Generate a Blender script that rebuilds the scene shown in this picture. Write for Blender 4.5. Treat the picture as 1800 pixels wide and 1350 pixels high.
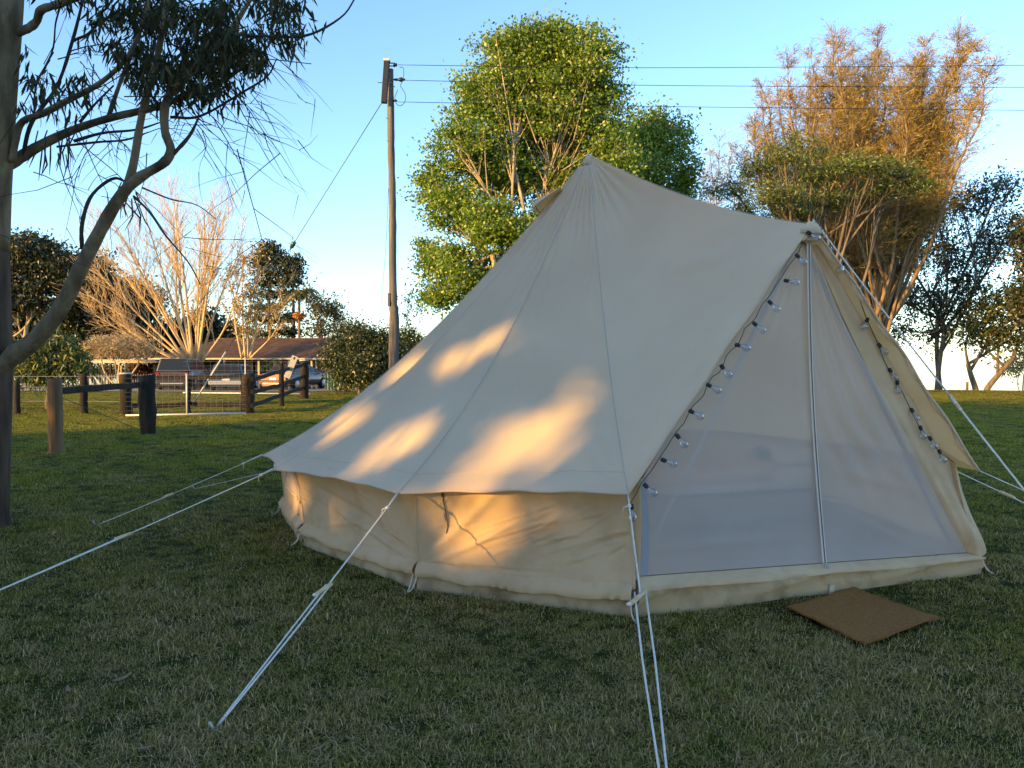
import bpy, math, random
import numpy as np
from mathutils import Vector

# ------------------------------------------------------------------ camera, sky, sun, exposure
for o in list(bpy.data.objects):
    bpy.data.objects.remove(o)
scene = bpy.context.scene
COL = scene.collection
EYE = 1.40                       # eye height
FPX, CX, CY = 1352.0, 900.0, 675.0
PITCH = math.atan(35.0 / FPX)    # camera looks very slightly down
cam_data = bpy.data.cameras.new('camera')
cam_data.sensor_width = 36.0
cam_data.lens = 36.0 * FPX / 1800.0
cam_data.clip_start = 0.05
cam_data.clip_end = 3000.0
cam = bpy.data.objects.new('camera', cam_data)
COL.objects.link(cam)
cam.location = (0, 0, EYE)
cam.rotation_euler = (math.pi / 2 - PITCH, 0, 0)
scene.camera = cam

SUN_ELEV = math.radians(11.0)
SUN_XY = (-0.80, -0.60)          # horizontal direction towards the sun: behind and left of the viewer
SUN_DIR = np.array([SUN_XY[0] * math.cos(SUN_ELEV), SUN_XY[1] * math.cos(SUN_ELEV), math.sin(SUN_ELEV)])
world = bpy.data.worlds.new('World')
scene.world = world
world.use_nodes = True
wn = world.node_tree
wn.nodes.clear()
sky = wn.nodes.new('ShaderNodeTexSky')
sky.sky_type = 'NISHITA'
sky.sun_disc = False
sky.sun_elevation = SUN_ELEV
sky.sun_rotation = math.atan2(SUN_XY[0], SUN_XY[1])
sky.altitude = 200
sky.air_density = 1.0
sky.dust_density = 0.55
sky.ozone_density = 3.0
bg = wn.nodes.new('ShaderNodeBackground')
bg.inputs['Strength'].default_value = 0.15
wo = wn.nodes.new('ShaderNodeOutputWorld')
wn.links.new(sky.outputs[0], bg.inputs[0])
wn.links.new(bg.outputs[0], wo.inputs[0])

sun_data = bpy.data.lights.new('sun', 'SUN')
sun_data.energy = 3.4
sun_data.color = (1.0, 0.54, 0.10)
sun_data.angle = math.radians(0.75)
sun = bpy.data.objects.new('sun', sun_data)
COL.objects.link(sun)
sun.rotation_euler = Vector(-SUN_DIR).to_track_quat('-Z', 'Y').to_euler()

scene.view_settings.view_transform = 'Standard'
scene.view_settings.look = 'None'
scene.view_settings.exposure = 1.72
scene.view_settings.gamma = 1.0
scene.view_settings.use_curve_mapping = False
scene.render.engine = 'CYCLES'
scene.cycles.max_bounces = 6
scene.cycles.diffuse_bounces = 3
scene.cycles.transmission_bounces = 6
scene.cycles.transparent_max_bounces = 12
scene.cycles.use_denoising = True

rng = np.random.default_rng(7)
random.seed(7)

# ------------------------------------------------------------------ geometry helpers
CP, SP = math.cos(PITCH), math.sin(PITCH)
def ray(px, py):
    a, b = (px - CX) / FPX, (CY - py) / FPX
    return np.array([a, CP + b * SP, -SP + b * CP])
def P(px, py, d):                 # point seen at a photo position, d metres ahead
    r = ray(px, py)
    return np.array([0, 0, EYE]) + r * (d / r[1])
def G(px, py, z=0.0):             # point on the ground seen at a photo position
    r = ray(px, py)
    return np.array([0, 0, EYE]) + r * ((z - EYE) / r[2])
def V(*a):
    return np.array(a, float)
def unit(v):
    v = np.asarray(v, float)
    return v / max(np.linalg.norm(v), 1e-9)

def smooth(a, b, x):
    t = np.clip((x - a) / (b - a), 0, 1)
    return t * t * (3 - 2 * t)
def ground_z(x, y):               # gentle lawn, falling away past the house and past the crest on the right
    x = np.asarray(x, float); y = np.asarray(y, float)
    z = 0.03 * np.sin(x * 0.35 + 1.0) * np.sin(y * 0.27) * smooth(9, 16, y)
    d = np.sqrt(x * x + y * y)
    side = smooth(-6, 8, x)
    crest = 46 * side + 78 * (1 - side)
    z = z - 0.45 * smooth(43, 52, y) * (1 - side)
    over = np.maximum(d - crest, 0)
    z = z - np.minimum(over * over * 0.004, 0.12 * over)
    return z

class MB:
    def __init__(self):
        self.v, self.f, self.n = [], [], 0
    def add(self, verts, faces):
        self.v.append(np.asarray(verts, float).reshape(-1, 3))
        self.f.extend([tuple(int(i) + self.n for i in f) for f in faces])
        self.n += len(self.v[-1])
        return self
    def box(self, c, s, rot=None):
        c = np.asarray(c, float); hx, hy, hz = [k / 2 for k in s]
        q = np.array([[x, y, z] for x in (-hx, hx) for y in (-hy, hy) for z in (-hz, hz)])
        if rot is not None:
            q = q @ np.asarray(rot, float).T
        return self.add(q + c, [(0, 1, 3, 2), (4, 6, 7, 5), (0, 4, 5, 1), (2, 3, 7, 6), (0, 2, 6, 4), (1, 5, 7, 3)])
    def tube(self, pts, rad, n=8, cap=True):
        pts = np.asarray(pts, float); m = len(pts)
        rad = np.ones(m) * rad if np.isscalar(rad) else np.asarray(rad, float)
        t = np.gradient(pts, axis=0)
        ref = V(0, 0, 1) if abs(unit(pts[-1] - pts[0])[2]) < 0.9 else V(1, 0, 0)
        ang = np.arange(n) * 2 * math.pi / n
        rings = []
        a = unit(np.cross(ref, t[0]))
        for i in range(m):
            ti = unit(t[i])
            a = unit(a - ti * np.dot(a, ti)); b = np.cross(ti, a)
            rings.append(pts[i] + rad[i] * (np.outer(np.cos(ang), a) + np.outer(np.sin(ang), b)))
        fs = []
        for i in range(m - 1):
            for k in range(n):
                k2 = (k + 1) % n
                fs.append((i * n + k, i * n + k2, (i + 1) * n + k2, (i + 1) * n + k))
        if cap:
            fs.append(tuple(range(n - 1, -1, -1))); fs.append(tuple((m - 1) * n + k for k in range(n)))
        return self.add(np.vstack(rings), fs)
    def lathe(self, base, axis, prof, n=12):
        axis = unit(axis)
        pts = [np.asarray(base) + axis * z for z, r in prof]
        return self.tube(np.array(pts), np.array([max(r, 1e-4) for z, r in prof]), n)
    def grid(self, g):                       # g: (rows, cols, 3)
        r, c = g.shape[:2]
        fs = [(i * c + j, i * c + j + 1, (i + 1) * c + j + 1, (i + 1) * c + j) for i in range(r - 1) for j in range(c - 1)]
        return self.add(g.reshape(-1, 3), fs)
    def build(self, name, mat, parent=None, smooth_=False, bevel=0):
        me = bpy.data.meshes.new(name)
        me.from_pydata(np.vstack(self.v).tolist(), [], self.f)
        me.materials.append(mat)
        if smooth_:
            me.polygons.foreach_set('use_smooth', [True] * len(me.polygons))
        me.update()
        return link(name, me, parent, bevel)

def link(name, me, parent=None, bevel=0):
    o = bpy.data.objects.new(name, me)
    COL.objects.link(o)
    if parent is not None:
        o.parent = parent
        o.location = -Vector(parent.location) if parent.parent is None else (0, 0, 0)
    if bevel:
        b = o.modifiers.new('bevel', 'BEVEL'); b.width = bevel; b.segments = 2; b.limit_method = 'ANGLE'
    return o

def mesh_np(name, verts, faces, mat, parent=None, smooth_=False):
    verts = np.asarray(verts, np.float32); faces = np.asarray(faces, np.int32)
    k = faces.shape[1]
    me = bpy.data.meshes.new(name)
    me.vertices.add(len(verts)); me.vertices.foreach_set('co', verts.ravel())
    me.loops.add(faces.size); me.loops.foreach_set('vertex_index', faces.ravel())
    me.polygons.add(len(faces))
    me.polygons.foreach_set('loop_start', np.arange(len(faces), dtype=np.int32) * k)
    me.polygons.foreach_set('loop_total', np.full(len(faces), k, np.int32))
    if smooth_:
        me.polygons.foreach_set('use_smooth', np.ones(len(faces), bool))
    me.materials.append(mat)
    me.update(calc_edges=True)
    return link(name, me, parent)

def thing(name, label, cat, loc=(0, 0, 0), group=None):
    o = bpy.data.objects.new(name, None)
    o.empty_display_size = 0.2
    COL.objects.link(o); o.location = loc
    return tag(o, label, cat, group)
def tag(o, label, cat, group=None, kind=None):
    if label: o['label'] = label
    if cat: o['category'] = cat
    if group: o['group'] = group
    if kind: o['kind'] = kind
    return o
def structure(o, label=None):
    o['kind'] = 'structure'
    if label: o['label'] = label
    return o

def catmull(pts, n):
    pts = np.asarray(pts, float)
    q = np.vstack([2 * pts[0] - pts[1], pts, 2 * pts[-1] - pts[-2]])
    out = []
    m = len(pts) - 1
    for t in np.linspace(0, m - 1e-6, n):
        i = int(t); u = t - i
        a, b, c, d = q[i], q[i + 1], q[i + 2], q[i + 3]
        out.append(0.5 * ((2 * b) + (-a + c) * u + (2 * a - 5 * b + 4 * c - d) * u * u + (-a + 3 * b - 3 * c + d) * u ** 3))
    return np.array(out)

def prisms(p0, p1, r0, r1):       # many thin three-sided twigs at once
    p0 = np.asarray(p0); p1 = np.asarray(p1); n = len(p0)
    t = p1 - p0; t /= np.maximum(np.linalg.norm(t, axis=1, keepdims=True), 1e-6)
    ref = np.tile(V(0.31, 0.2, 0.93), (n, 1))
    a = np.cross(ref, t); a /= np.maximum(np.linalg.norm(a, axis=1, keepdims=True), 1e-6)
    b = np.cross(t, a)
    vs = []
    for p, r in ((p0, r0), (p1, r1)):
        r = np.asarray(r).reshape(-1, 1)
        for k in range(3):
            an = k * 2 * math.pi / 3
            vs.append(p + r * (math.cos(an) * a + math.sin(an) * b))
    v = np.stack(vs, 1).reshape(-1, 3)
    base = np.arange(n)[:, None] * 6
    f = np.concatenate([base + np.array([[k, (k + 1) % 3, 3 + (k + 1) % 3, 3 + k]]) for k in range(3)])
    return v, f

def leaf_quads(p, d, w, L, W, droop=0.0):
    # diamond leaves: p roots, d directions, w side vectors
    L = np.asarray(L).reshape(-1, 1); W = np.asarray(W).reshape(-1, 1)
    mid = p + d * L * 0.45; tip = p + d * L - np.array([0, 0, 1]) * droop * L
    v = np.stack([p, mid + w * W * 0.5, tip, mid - w * W * 0.5], 1).reshape(-1, 3)
    f = np.arange(len(p) * 4).reshape(-1, 4)
    return v, f
def rand_dirs(n, r=None):
    d = (r or rng).normal(size=(n, 3))
    return d / np.linalg.norm(d, axis=1, keepdims=True)
def perp(d, r=None):
    q = np.cross(d, rand_dirs(len(d), r))
    return q / np.maximum(np.linalg.norm(q, axis=1, keepdims=True), 1e-6)

# ------------------------------------------------------------------ materials
def new_mat(name):
    m = bpy.data.materials.new(name); m.use_nodes = True
    nt = m.node_tree; nt.nodes.clear()
    out = nt.nodes.new('ShaderNodeOutputMaterial')
    return m, nt, out
def N(nt, t, **kw):
    n = nt.nodes.new(t)
    for k, v in kw.items():
        if hasattr(n, k): setattr(n, k, v)
    return n
def ramp(nt, fac, stops):
    r = N(nt, 'ShaderNodeValToRGB')
    el = r.color_ramp.elements
    while len(el) < len(stops): el.new(0.5)
    for e, (p, c) in zip(el, stops):
        e.position = p; e.color = (*c, 1)
    nt.links.new(fac, r.inputs[0])
    return r.outputs[0]
def noise(nt, scale, detail=4, vec=None, stretch=None, dist=0.0, coord='Object'):
    tc = N(nt, 'ShaderNodeTexCoord')
    src = tc.outputs[coord] if vec is None else vec
    if stretch:
        mp = N(nt, 'ShaderNodeMapping'); mp.inputs['Scale'].default_value = stretch
        nt.links.new(src, mp.inputs[0]); src = mp.outputs[0]
    n = N(nt, 'ShaderNodeTexNoise')
    n.inputs['Scale'].default_value = scale; n.inputs['Detail'].default_value = detail
    n.inputs['Distortion'].default_value = dist
    nt.links.new(src, n.inputs['Vector'])
    return n.outputs[0]
def surf(name, stops, scale=5, rough=0.8, bump=0.0, bscale=None, stretch=None, metal=0.0, detail=5, spec=0.3):
    m, nt, out = new_mat(name)
    b = N(nt, 'ShaderNodeBsdfPrincipled')
    f = noise(nt, scale, detail, stretch=stretch)
    nt.links.new(ramp(nt, f, stops), b.inputs['Base Color'])
    b.inputs['Roughness'].default_value = rough
    b.inputs['Metallic'].default_value = metal
    b.inputs['Specular IOR Level'].default_value = spec
    if bump:
        bp = N(nt, 'ShaderNodeBump'); bp.inputs['Strength'].default_value = bump; bp.inputs['Distance'].default_value = 0.02
        nt.links.new(noise(nt, bscale or scale * 3, 6, stretch=stretch), bp.inputs['Height'])
        nt.links.new(bp.outputs[0], b.inputs['Normal'])
    nt.links.new(b.outputs[0], out.inputs[0])
    return m
def plain(name, c, rough=0.6, metal=0.0, spec=0.4):
    return surf(name, [(0.3, tuple(k * 0.85 for k in c)), (0.7, c)], 9, rough, 0, metal=metal, spec=spec)
def leaf_mat(name, stops, trans=0.35, tcol=None, rough=0.5, gloss=0.06):
    m, nt, out = new_mat(name)
    ge = N(nt, 'ShaderNodeNewGeometry')
    c = ramp(nt, ge.outputs['Random Per Island'], stops)
    d = N(nt, 'ShaderNodeBsdfDiffuse'); nt.links.new(c, d.inputs[0])
    t = N(nt, 'ShaderNodeBsdfTranslucent')
    mx = N(nt, 'ShaderNodeMix', data_type='RGBA', blend_type='MULTIPLY')
    mx.inputs[0].default_value = 1.0
    nt.links.new(c, mx.inputs[6]); mx.inputs[7].default_value = (*(tcol or (1.3, 1.35, 0.7)), 1)
    nt.links.new(mx.outputs[2], t.inputs[0])
    s = N(nt, 'ShaderNodeMixShader'); s.inputs[0].default_value = trans
    nt.links.new(d.outputs[0], s.inputs[1]); nt.links.new(t.outputs[0], s.inputs[2])
    g = N(nt, 'ShaderNodeBsdfGlossy'); g.inputs['Roughness'].default_value = rough
    s2 = N(nt, 'ShaderNodeMixShader'); s2.inputs[0].default_value = gloss
    nt.links.new(s.outputs[0], s2.inputs[1]); nt.links.new(g.outputs[0], s2.inputs[2])
    nt.links.new(s2.outputs[0], out.inputs[0])
    return m
def canvas(name, c1, c2, trans=0.3, tcol=(0.9, 0.55, 0.22), dirt=None, weave=0.12):
    m, nt, out = new_mat(name)
    col = ramp(nt, noise(nt, 1.6, 6), [(0.3, c1), (0.7, c2)])
    if dirt is not None:
        f2 = noise(nt, 7, 8)
        mk = N(nt, 'ShaderNodeMapRange'); mk.inputs[1].default_value = 0.48; mk.inputs[2].default_value = 0.75
        nt.links.new(f2, mk.inputs[0])
        mx = N(nt, 'ShaderNodeMix', data_type='RGBA'); nt.links.new(mk.outputs[0], mx.inputs[0])
        nt.links.new(col, mx.inputs[6]); mx.inputs[7].default_value = (*dirt, 1); col = mx.outputs[2]
    bp = N(nt, 'ShaderNodeBump'); bp.inputs['Strength'].default_value = weave; bp.inputs['Distance'].default_value = 0.004
    nt.links.new(noise(nt, 260, 2), bp.inputs['Height'])
    bp2 = N(nt, 'ShaderNodeBump'); bp2.inputs['Strength'].default_value = 0.35; bp2.inputs['Distance'].default_value = 0.012
    nt.links.new(noise(nt, 5.0, 5, dist=0.6), bp2.inputs['Height']); nt.links.new(bp.outputs[0], bp2.inputs['Normal'])
    d = N(nt, 'ShaderNodeBsdfDiffuse'); d.inputs[1].default_value = 0.6
    nt.links.new(col, d.inputs[0]); nt.links.new(bp2.outputs[0], d.inputs['Normal'])
    t = N(nt, 'ShaderNodeBsdfTranslucent'); t.inputs[0].default_value = (*tcol, 1)
    s = N(nt, 'ShaderNodeMixShader'); s.inputs[0].default_value = trans
    nt.links.new(d.outputs[0], s.inputs[1]); nt.links.new(t.outputs[0], s.inputs[2])
    nt.links.new(s.outputs[0], out.inputs[0])
    return m

M = {}
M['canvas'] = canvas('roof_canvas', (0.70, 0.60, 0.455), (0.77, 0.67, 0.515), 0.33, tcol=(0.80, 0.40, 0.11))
M['wall'] = canvas('wall_canvas', (0.60, 0.46, 0.29), (0.68, 0.54, 0.36), 0.22, tcol=(0.7, 0.37, 0.11), dirt=(0.54, 0.40, 0.25))  # warm light coming through the roof is put into this tan
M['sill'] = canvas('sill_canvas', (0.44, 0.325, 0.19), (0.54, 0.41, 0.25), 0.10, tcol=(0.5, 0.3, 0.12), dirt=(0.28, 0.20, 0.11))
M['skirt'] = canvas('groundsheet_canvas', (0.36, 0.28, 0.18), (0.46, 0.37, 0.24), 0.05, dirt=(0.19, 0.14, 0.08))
M['seam'] = plain('seam_tape', (0.50, 0.44, 0.35), 0.9)
M['rope'] = surf('white_rope', [(0.3, (0.62, 0.59, 0.52)), (0.7, (0.78, 0.745, 0.67))], 60, 0.8, 0.4, 300)
M['beige'] = plain('beige_webbing', (0.55, 0.47, 0.35), 0.9)
M['woodslider'] = surf('slider_wood', [(0.3, (0.50, 0.36, 0.20)), (0.7, (0.66, 0.50, 0.30))], 20, 0.6, stretch=(1, 1, 6))
M['steel'] = plain('galvanised_steel', (0.40, 0.41, 0.42), 0.5, 0.6)
M['wire'] = plain('dull_wire', (0.24, 0.24, 0.235), 0.6, 0.3)
M['gate'] = plain('gate_tube', (0.62, 0.62, 0.60), 0.5, 0.2)
M['black'] = plain('black_plastic', (0.015, 0.015, 0.016), 0.45)
M['mat'] = surf('coir', [(0.3, (0.33, 0.14, 0.032)), (0.7, (0.48, 0.22, 0.058))], 60, 0.95, 0.9, 500)
M['zip'] = plain('zip_teeth', (0.10, 0.075, 0.06), 0.6)
M['zip_tape'] = plain('zip_tape', (0.66, 0.60, 0.55), 0.9)

def mesh_mat():
    m, nt, out = new_mat('fly_screen')
    d = N(nt, 'ShaderNodeBsdfDiffuse')
    nt.links.new(ramp(nt, noise(nt, 2.2, 5), [(0.3, (0.68, 0.60, 0.555)), (0.7, (0.76, 0.67, 0.62))]), d.inputs[0])
    t = N(nt, 'ShaderNodeBsdfTranslucent'); t.inputs[0].default_value = (0.55, 0.48, 0.45, 1)
    s1 = N(nt, 'ShaderNodeMixShader'); s1.inputs[0].default_value = 0.18
    nt.links.new(d.outputs[0], s1.inputs[1]); nt.links.new(t.outputs[0], s1.inputs[2])
    tr = N(nt, 'ShaderNodeBsdfTransparent')
    s2 = N(nt, 'ShaderNodeMixShader'); s2.inputs[0].default_value = 0.47
    nt.links.new(s1.outputs[0], s2.inputs[1]); nt.links.new(tr.outputs[0], s2.inputs[2])
    nt.links.new(s2.outputs[0], out.inputs[0])
    return m
M['screen'] = mesh_mat()
def glass_mat(name, c=(0.95, 0.97, 1.0), rough=0.02):
    m, nt, out = new_mat(name)
    g = N(nt, 'ShaderNodeBsdfGlossy'); g.inputs['Roughness'].default_value = rough
    t = N(nt, 'ShaderNodeBsdfTransparent'); t.inputs[0].default_value = (*c, 1)
    lw = N(nt, 'ShaderNodeLayerWeight'); lw.inputs[0].default_value = 0.45
    s = N(nt, 'ShaderNodeMixShader')
    nt.links.new(lw.outputs['Facing'], s.inputs[0])
    nt.links.new(t.outputs[0], s.inputs[1]); nt.links.new(g.outputs[0], s.inputs[2])
    nt.links.new(s.outputs[0], out.inputs[0])
    return m
M['glass'] = glass_mat('bulb_glass', (0.9, 0.92, 0.95))

M['gum_bark'] = surf('gum_smooth_bark', [(0.25, (0.045, 0.03, 0.016)), (0.42, (0.115, 0.085, 0.05)), (0.55, (0.19, 0.15, 0.092)), (0.68, (0.125, 0.09, 0.053)), (0.8, (0.06, 0.04, 0.022))], 6.0, 0.85, 0.9, 26, stretch=(1, 1, 0.4), detail=9)
M['rough_bark'] = surf('rough_bark', [(0.3, (0.035, 0.022, 0.015)), (0.7, (0.11, 0.075, 0.05))], 9, 0.95, 1.0, 22, stretch=(1, 1, 0.2))
M['dark_twig'] = plain('dark_twig', (0.045, 0.035, 0.028), 0.9)
M['pale_bark'] = surf('pale_bark', [(0.3, (0.24, 0.19, 0.12)), (0.7, (0.42, 0.35, 0.24))], 4, 0.85, 0.4, 12, stretch=(1, 1, 0.4))
M['bare_bark'] = surf('bare_bark', [(0.3, (0.44, 0.31, 0.155)), (0.7, (0.60, 0.46, 0.25))], 3, 0.85)
M['grey_bark'] = surf('grey_bark', [(0.3, (0.08, 0.065, 0.05)), (0.7, (0.18, 0.15, 0.115))], 6, 0.9, 0.5, 16, stretch=(1, 1, 0.3))
M['red_bark'] = surf('red_bark', [(0.3, (0.16, 0.115, 0.07)), (0.7, (0.30, 0.22, 0.14))], 5, 0.9, 0.6, 16, stretch=(1, 1, 0.3))
M['pole_wood'] = surf('weathered_pole', [(0.25, (0.04, 0.039, 0.037)), (0.5, (0.115, 0.11, 0.105)), (0.75, (0.20, 0.195, 0.185))], 9, 0.9, 0.8, 24, stretch=(1, 1, 0.08))
M['dark_wood'] = surf('dark_fence_wood', [(0.3, (0.010, 0.008, 0.006)), (0.7, (0.035, 0.027, 0.02))], 8, 0.92, 0.8, 22, stretch=(1, 1, 0.15))
M['sunlit_wood'] = surf('sunlit_fence_wood', [(0.3, (0.09, 0.055, 0.03)), (0.7, (0.20, 0.13, 0.07))], 8, 0.92, 0.8, 22, stretch=(1, 1, 0.15))  # lighter copy of the dark wood, sun on the near post put into colour
M['cap'] = plain('post_cap', (0.5, 0.5, 0.48), 0.7)

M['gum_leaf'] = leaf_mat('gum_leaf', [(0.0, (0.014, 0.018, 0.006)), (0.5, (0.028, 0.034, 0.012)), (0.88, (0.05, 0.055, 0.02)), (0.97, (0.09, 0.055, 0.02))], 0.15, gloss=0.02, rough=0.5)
M['laurel_leaf'] = leaf_mat('laurel_leaf', [(0.0, (0.055, 0.115, 0.010)), (0.5, (0.13, 0.225, 0.018)), (1.0, (0.27, 0.36, 0.03))], 0.42)
M['oak_leaf'] = leaf_mat('sheoak_needle', [(0.0, (0.13, 0.11, 0.016)), (0.5, (0.30, 0.22, 0.030)), (1.0, (0.42, 0.29, 0.05))], 0.25, (1.2, 1.0, 0.6))
M['fern_leaf'] = leaf_mat('feather_leaf', [(0.0, (0.025, 0.055, 0.01)), (0.5, (0.075, 0.125, 0.018)), (1.0, (0.18, 0.21, 0.03))], 0.3)
M['dull_leaf'] = leaf_mat('dull_leaf', [(0.0, (0.016, 0.026, 0.01)), (0.6, (0.04, 0.055, 0.02)), (1.0, (0.10, 0.085, 0.035))], 0.25)
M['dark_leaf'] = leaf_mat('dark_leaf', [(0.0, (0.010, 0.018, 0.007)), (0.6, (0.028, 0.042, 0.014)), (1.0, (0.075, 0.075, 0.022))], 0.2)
M['pine_leaf'] = leaf_mat('pine_leaf', [(0.0, (0.010, 0.020, 0.010)), (0.7, (0.028, 0.046, 0.018)), (1.0, (0.06, 0.07, 0.02))], 0.15)
M['gold_leaf'] = leaf_mat('gold_twig_leaf', [(0.0, (0.17, 0.12, 0.03)), (1.0, (0.32, 0.24, 0.07))], 0.3, (1.2, 1.1, 0.6))
M['bare_leaf'] = leaf_mat('bare_twig_leaf', [(0.0, (0.26, 0.20, 0.11)), (1.0, (0.52, 0.42, 0.26))], 0.2, (1.1, 1.0, 0.7))
M['palm_leaf'] = leaf_mat('palm_leaf', [(0.0, (0.06, 0.075, 0.015)), (1.0, (0.20, 0.17, 0.03))], 0.3)
M['hedge_leaf'] = leaf_mat('hedge_leaf', [(0.0, (0.018, 0.035, 0.010)), (0.7, (0.045, 0.07, 0.018)), (1.0, (0.10, 0.11, 0.03))], 0.25)
M['bright_leaf'] = leaf_mat('bright_leaf', [(0.0, (0.03, 0.06, 0.012)), (0.6, (0.07, 0.11, 0.02)), (1.0, (0.20, 0.20, 0.04))], 0.3)
M['red_leaf'] = leaf_mat('red_leaf', [(0.0, (0.05, 0.012, 0.012)), (1.0, (0.12, 0.03, 0.025))], 0.25)
M['fruit'] = plain('palm_fruit', (0.55, 0.22, 0.03), 0.6)

# ------------------------------------------------------------------ ground
def build_ground():
    xs = np.concatenate([np.linspace(-400, -60, 30), np.linspace(-58, 58, 90), np.linspace(60, 400, 30)])
    ys = np.concatenate([np.linspace(-300, -20, 20), np.linspace(-18, 90, 100), np.linspace(95, 500, 40)])
    X, Y = np.meshgrid(xs, ys)
    g = np.stack([X, Y, ground_z(X, Y)], -1)
    m, nt, out = new_mat('lawn_soil')
    b = N(nt, 'ShaderNodeBsdfPrincipled'); b.inputs['Roughness'].default_value = 1.0
    b.inputs['Specular IOR Level'].default_value = 0.05
    f1 = noise(nt, 0.35, 6); f2 = noise(nt, 26, 8)
    c1 = ramp(nt, f1, [(0.3, (0.030, 0.040, 0.010)), (0.55, (0.045, 0.055, 0.014)), (0.75, (0.06, 0.055, 0.02))])
    c2 = ramp(nt, f2, [(0.3, (0.35, 0.35, 0.3)), (0.7, (1.25, 1.2, 1.1))])
    mx = N(nt, 'ShaderNodeMix', data_type='RGBA', blend_type='MULTIPLY'); mx.inputs[0].default_value = 1
    nt.links.new(c1, mx.inputs[6]); nt.links.new(c2, mx.inputs[7]); nt.links.new(mx.outputs[2], b.inputs['Base Color'])
    bp = N(nt, 'ShaderNodeBump'); bp.inputs['Strength'].default_value = 1.0; bp.inputs['Distance'].default_value = 0.05
    nt.links.new(noise(nt, 18, 8), bp.inputs['Height']); nt.links.new(bp.outputs[0], b.inputs['Normal'])
    nt.links.new(b.outputs[0], out.inputs[0])
    o = MB().grid(g).build('ground', m, None, True)
    structure(o, 'mown lawn on a hilltop')
    # gravel driveway in front of the house
    q = []
    for x in np.linspace(-60, -7.5, 60):
        row = []
        for t in np.linspace(0, 1, 6):
            y = 39.3 + 8.5 * t + 0.15 * math.sin(x)
            row.append([x, y, float(ground_z(x, y)) + 0.012])
        q.append(row)
    dm = surf('gravel', [(0.3, (0.17, 0.15, 0.12)), (0.7, (0.30, 0.27, 0.22))], 12, 0.95, 0.6, 60)
    structure(MB().grid(np.array(q).transpose(1, 0, 2)).build('driveway', dm), 'pale gravel driveway')
build_ground()

# ------------------------------------------------------------------ tent geometry
h = EYE
def S(px, py, d):
    return P(px, py, d * h)
APEX = S(1035, 272, 4.70)
FP = S(1426, 394, 3.52)
eA = S(1104, 868, 2.97); eB = S(700, 867, 3.28); eD = S(481, 825, 4.15); eE = S(461, 800, 4.95)
eC = S(1721, 827, 3.69)
bA = G(1112, 1084); bB = G(735, 1036); bD = G(535, 958); bE = G(499, 905); bC = G(1716, 1006)
cen = np.array([APEX[0], APEX[1], 0])
def back_corner(ang, R, z=0.0):
    return V(cen[0] + R * math.cos(ang), cen[1] + R * math.sin(ang), z)
angE = math.atan2(bE[1] - cen[1], bE[0] - cen[0]) % (2 * math.pi)
angC = math.atan2(bC[1] - cen[1], bC[0] - cen[0]) % (2 * math.pi)
if angC > math.pi: angC -= 2 * math.pi
ks = [angE + (angC - angE) * k / 5 for k in range(1, 5)]
R_E = np.linalg.norm(bE - cen); R_C = np.linalg.norm(bC - cen)
backs = []
for i, a in enumerate(ks):
    R = 2.42
    backs.append((back_corner(a, R), back_corner(a, R + 0.2, 0.62)))
EAVES = [eA, eB, eD, eE] + [b[1] for b in backs] + [eC]
BASES = [bA, bB, bD, bE] + [b[0] for b in backs] + [bC]

def seam_curve(e, v, sag=0.19):
    v = np.asarray(v)[..., None]
    p = APEX + (e - APEX) * v
    inward = unit(np.array([cen[0] - e[0], cen[1] - e[1], 0])) * 0.35 + V(0, 0, -1)
    return p + inward * sag * 4 * v * (1 - v) * (0.75 + 0.5 * v)

def wrinkle(u, v, lines):
    z = np.zeros_like(u)
    for (u0, v0, u1, v1, amp, wd) in lines:
        dx, dy = u1 - u0, v1 - v0; L2 = dx * dx + dy * dy
        t = ((u - u0) * dx + (v - v0) * dy) / L2
        tc = np.clip(t, 0, 1)
        d = np.hypot(u - u0 - tc * dx, v - v0 - tc * dy)
        z += amp * np.exp(-(d / wd) ** 2) * np.sin(np.clip(tc, 0, 1) * math.pi) ** 0.5
    return z

def roof_grid(e0, e1, sag0, sag1, nu=52, nv=90, belly=0.05, lines=(), pull=1.0):
    v = np.linspace(0, 1, nv)[:, None] * np.ones((1, nu)); u = np.ones((nv, 1)) * np.linspace(0, 1, nu)[None, :]
    c0 = seam_curve(e0, v, sag0); c1 = seam_curve(e1, v, sag1)
    g = c0 * (1 - u[..., None]) + c1 * u[..., None]
    n = unit(np.cross(e1 - APEX, e0 - APEX))
    if np.dot(n, (e0 + e1) / 2 - cen - V(0, 0, 1)) < 0: n = -n
    off = -belly * 4 * u * (1 - u) * np.sin(v * math.pi) ** 1.0
    # eave edge pulled in between the corners
    inw = unit(np.array([cen[0], cen[1], 0]) - np.array([(e0[0] + e1[0]) / 2, (e0[1] + e1[1]) / 2, 0]))
    g = g + n * off[..., None] + (inw * 0.05 + V(0, 0, 0.008))[None, None] * pull * (4 * u * (1 - u) * smooth(0.55, 1, v))[..., None]
    # puckers near the apex and along the seams
    pk = 0.010 * np.sin(u * 31) * np.exp(-((v - 0.16) / 0.12) ** 2) * smooth(0.03, 0.1, v)
    pk += 0.006 * np.sin(v * 60 + u * 9) * np.exp(-(np.minimum(u, 1 - u) / 0.07) ** 2) * smooth(0.1, 0.3, v)
    pk += 0.010 * np.sin(u * 22 + 3 * np.sin(v * 5)) * smooth(0.86, 1, v) * (4 * u * (1 - u))
    edge = smooth(0, 0.05, u) * smooth(0, 0.05, 1 - u)
    g = g + n * ((pk + wrinkle(u, v, lines)) * edge)[..., None]
    return g

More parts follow.
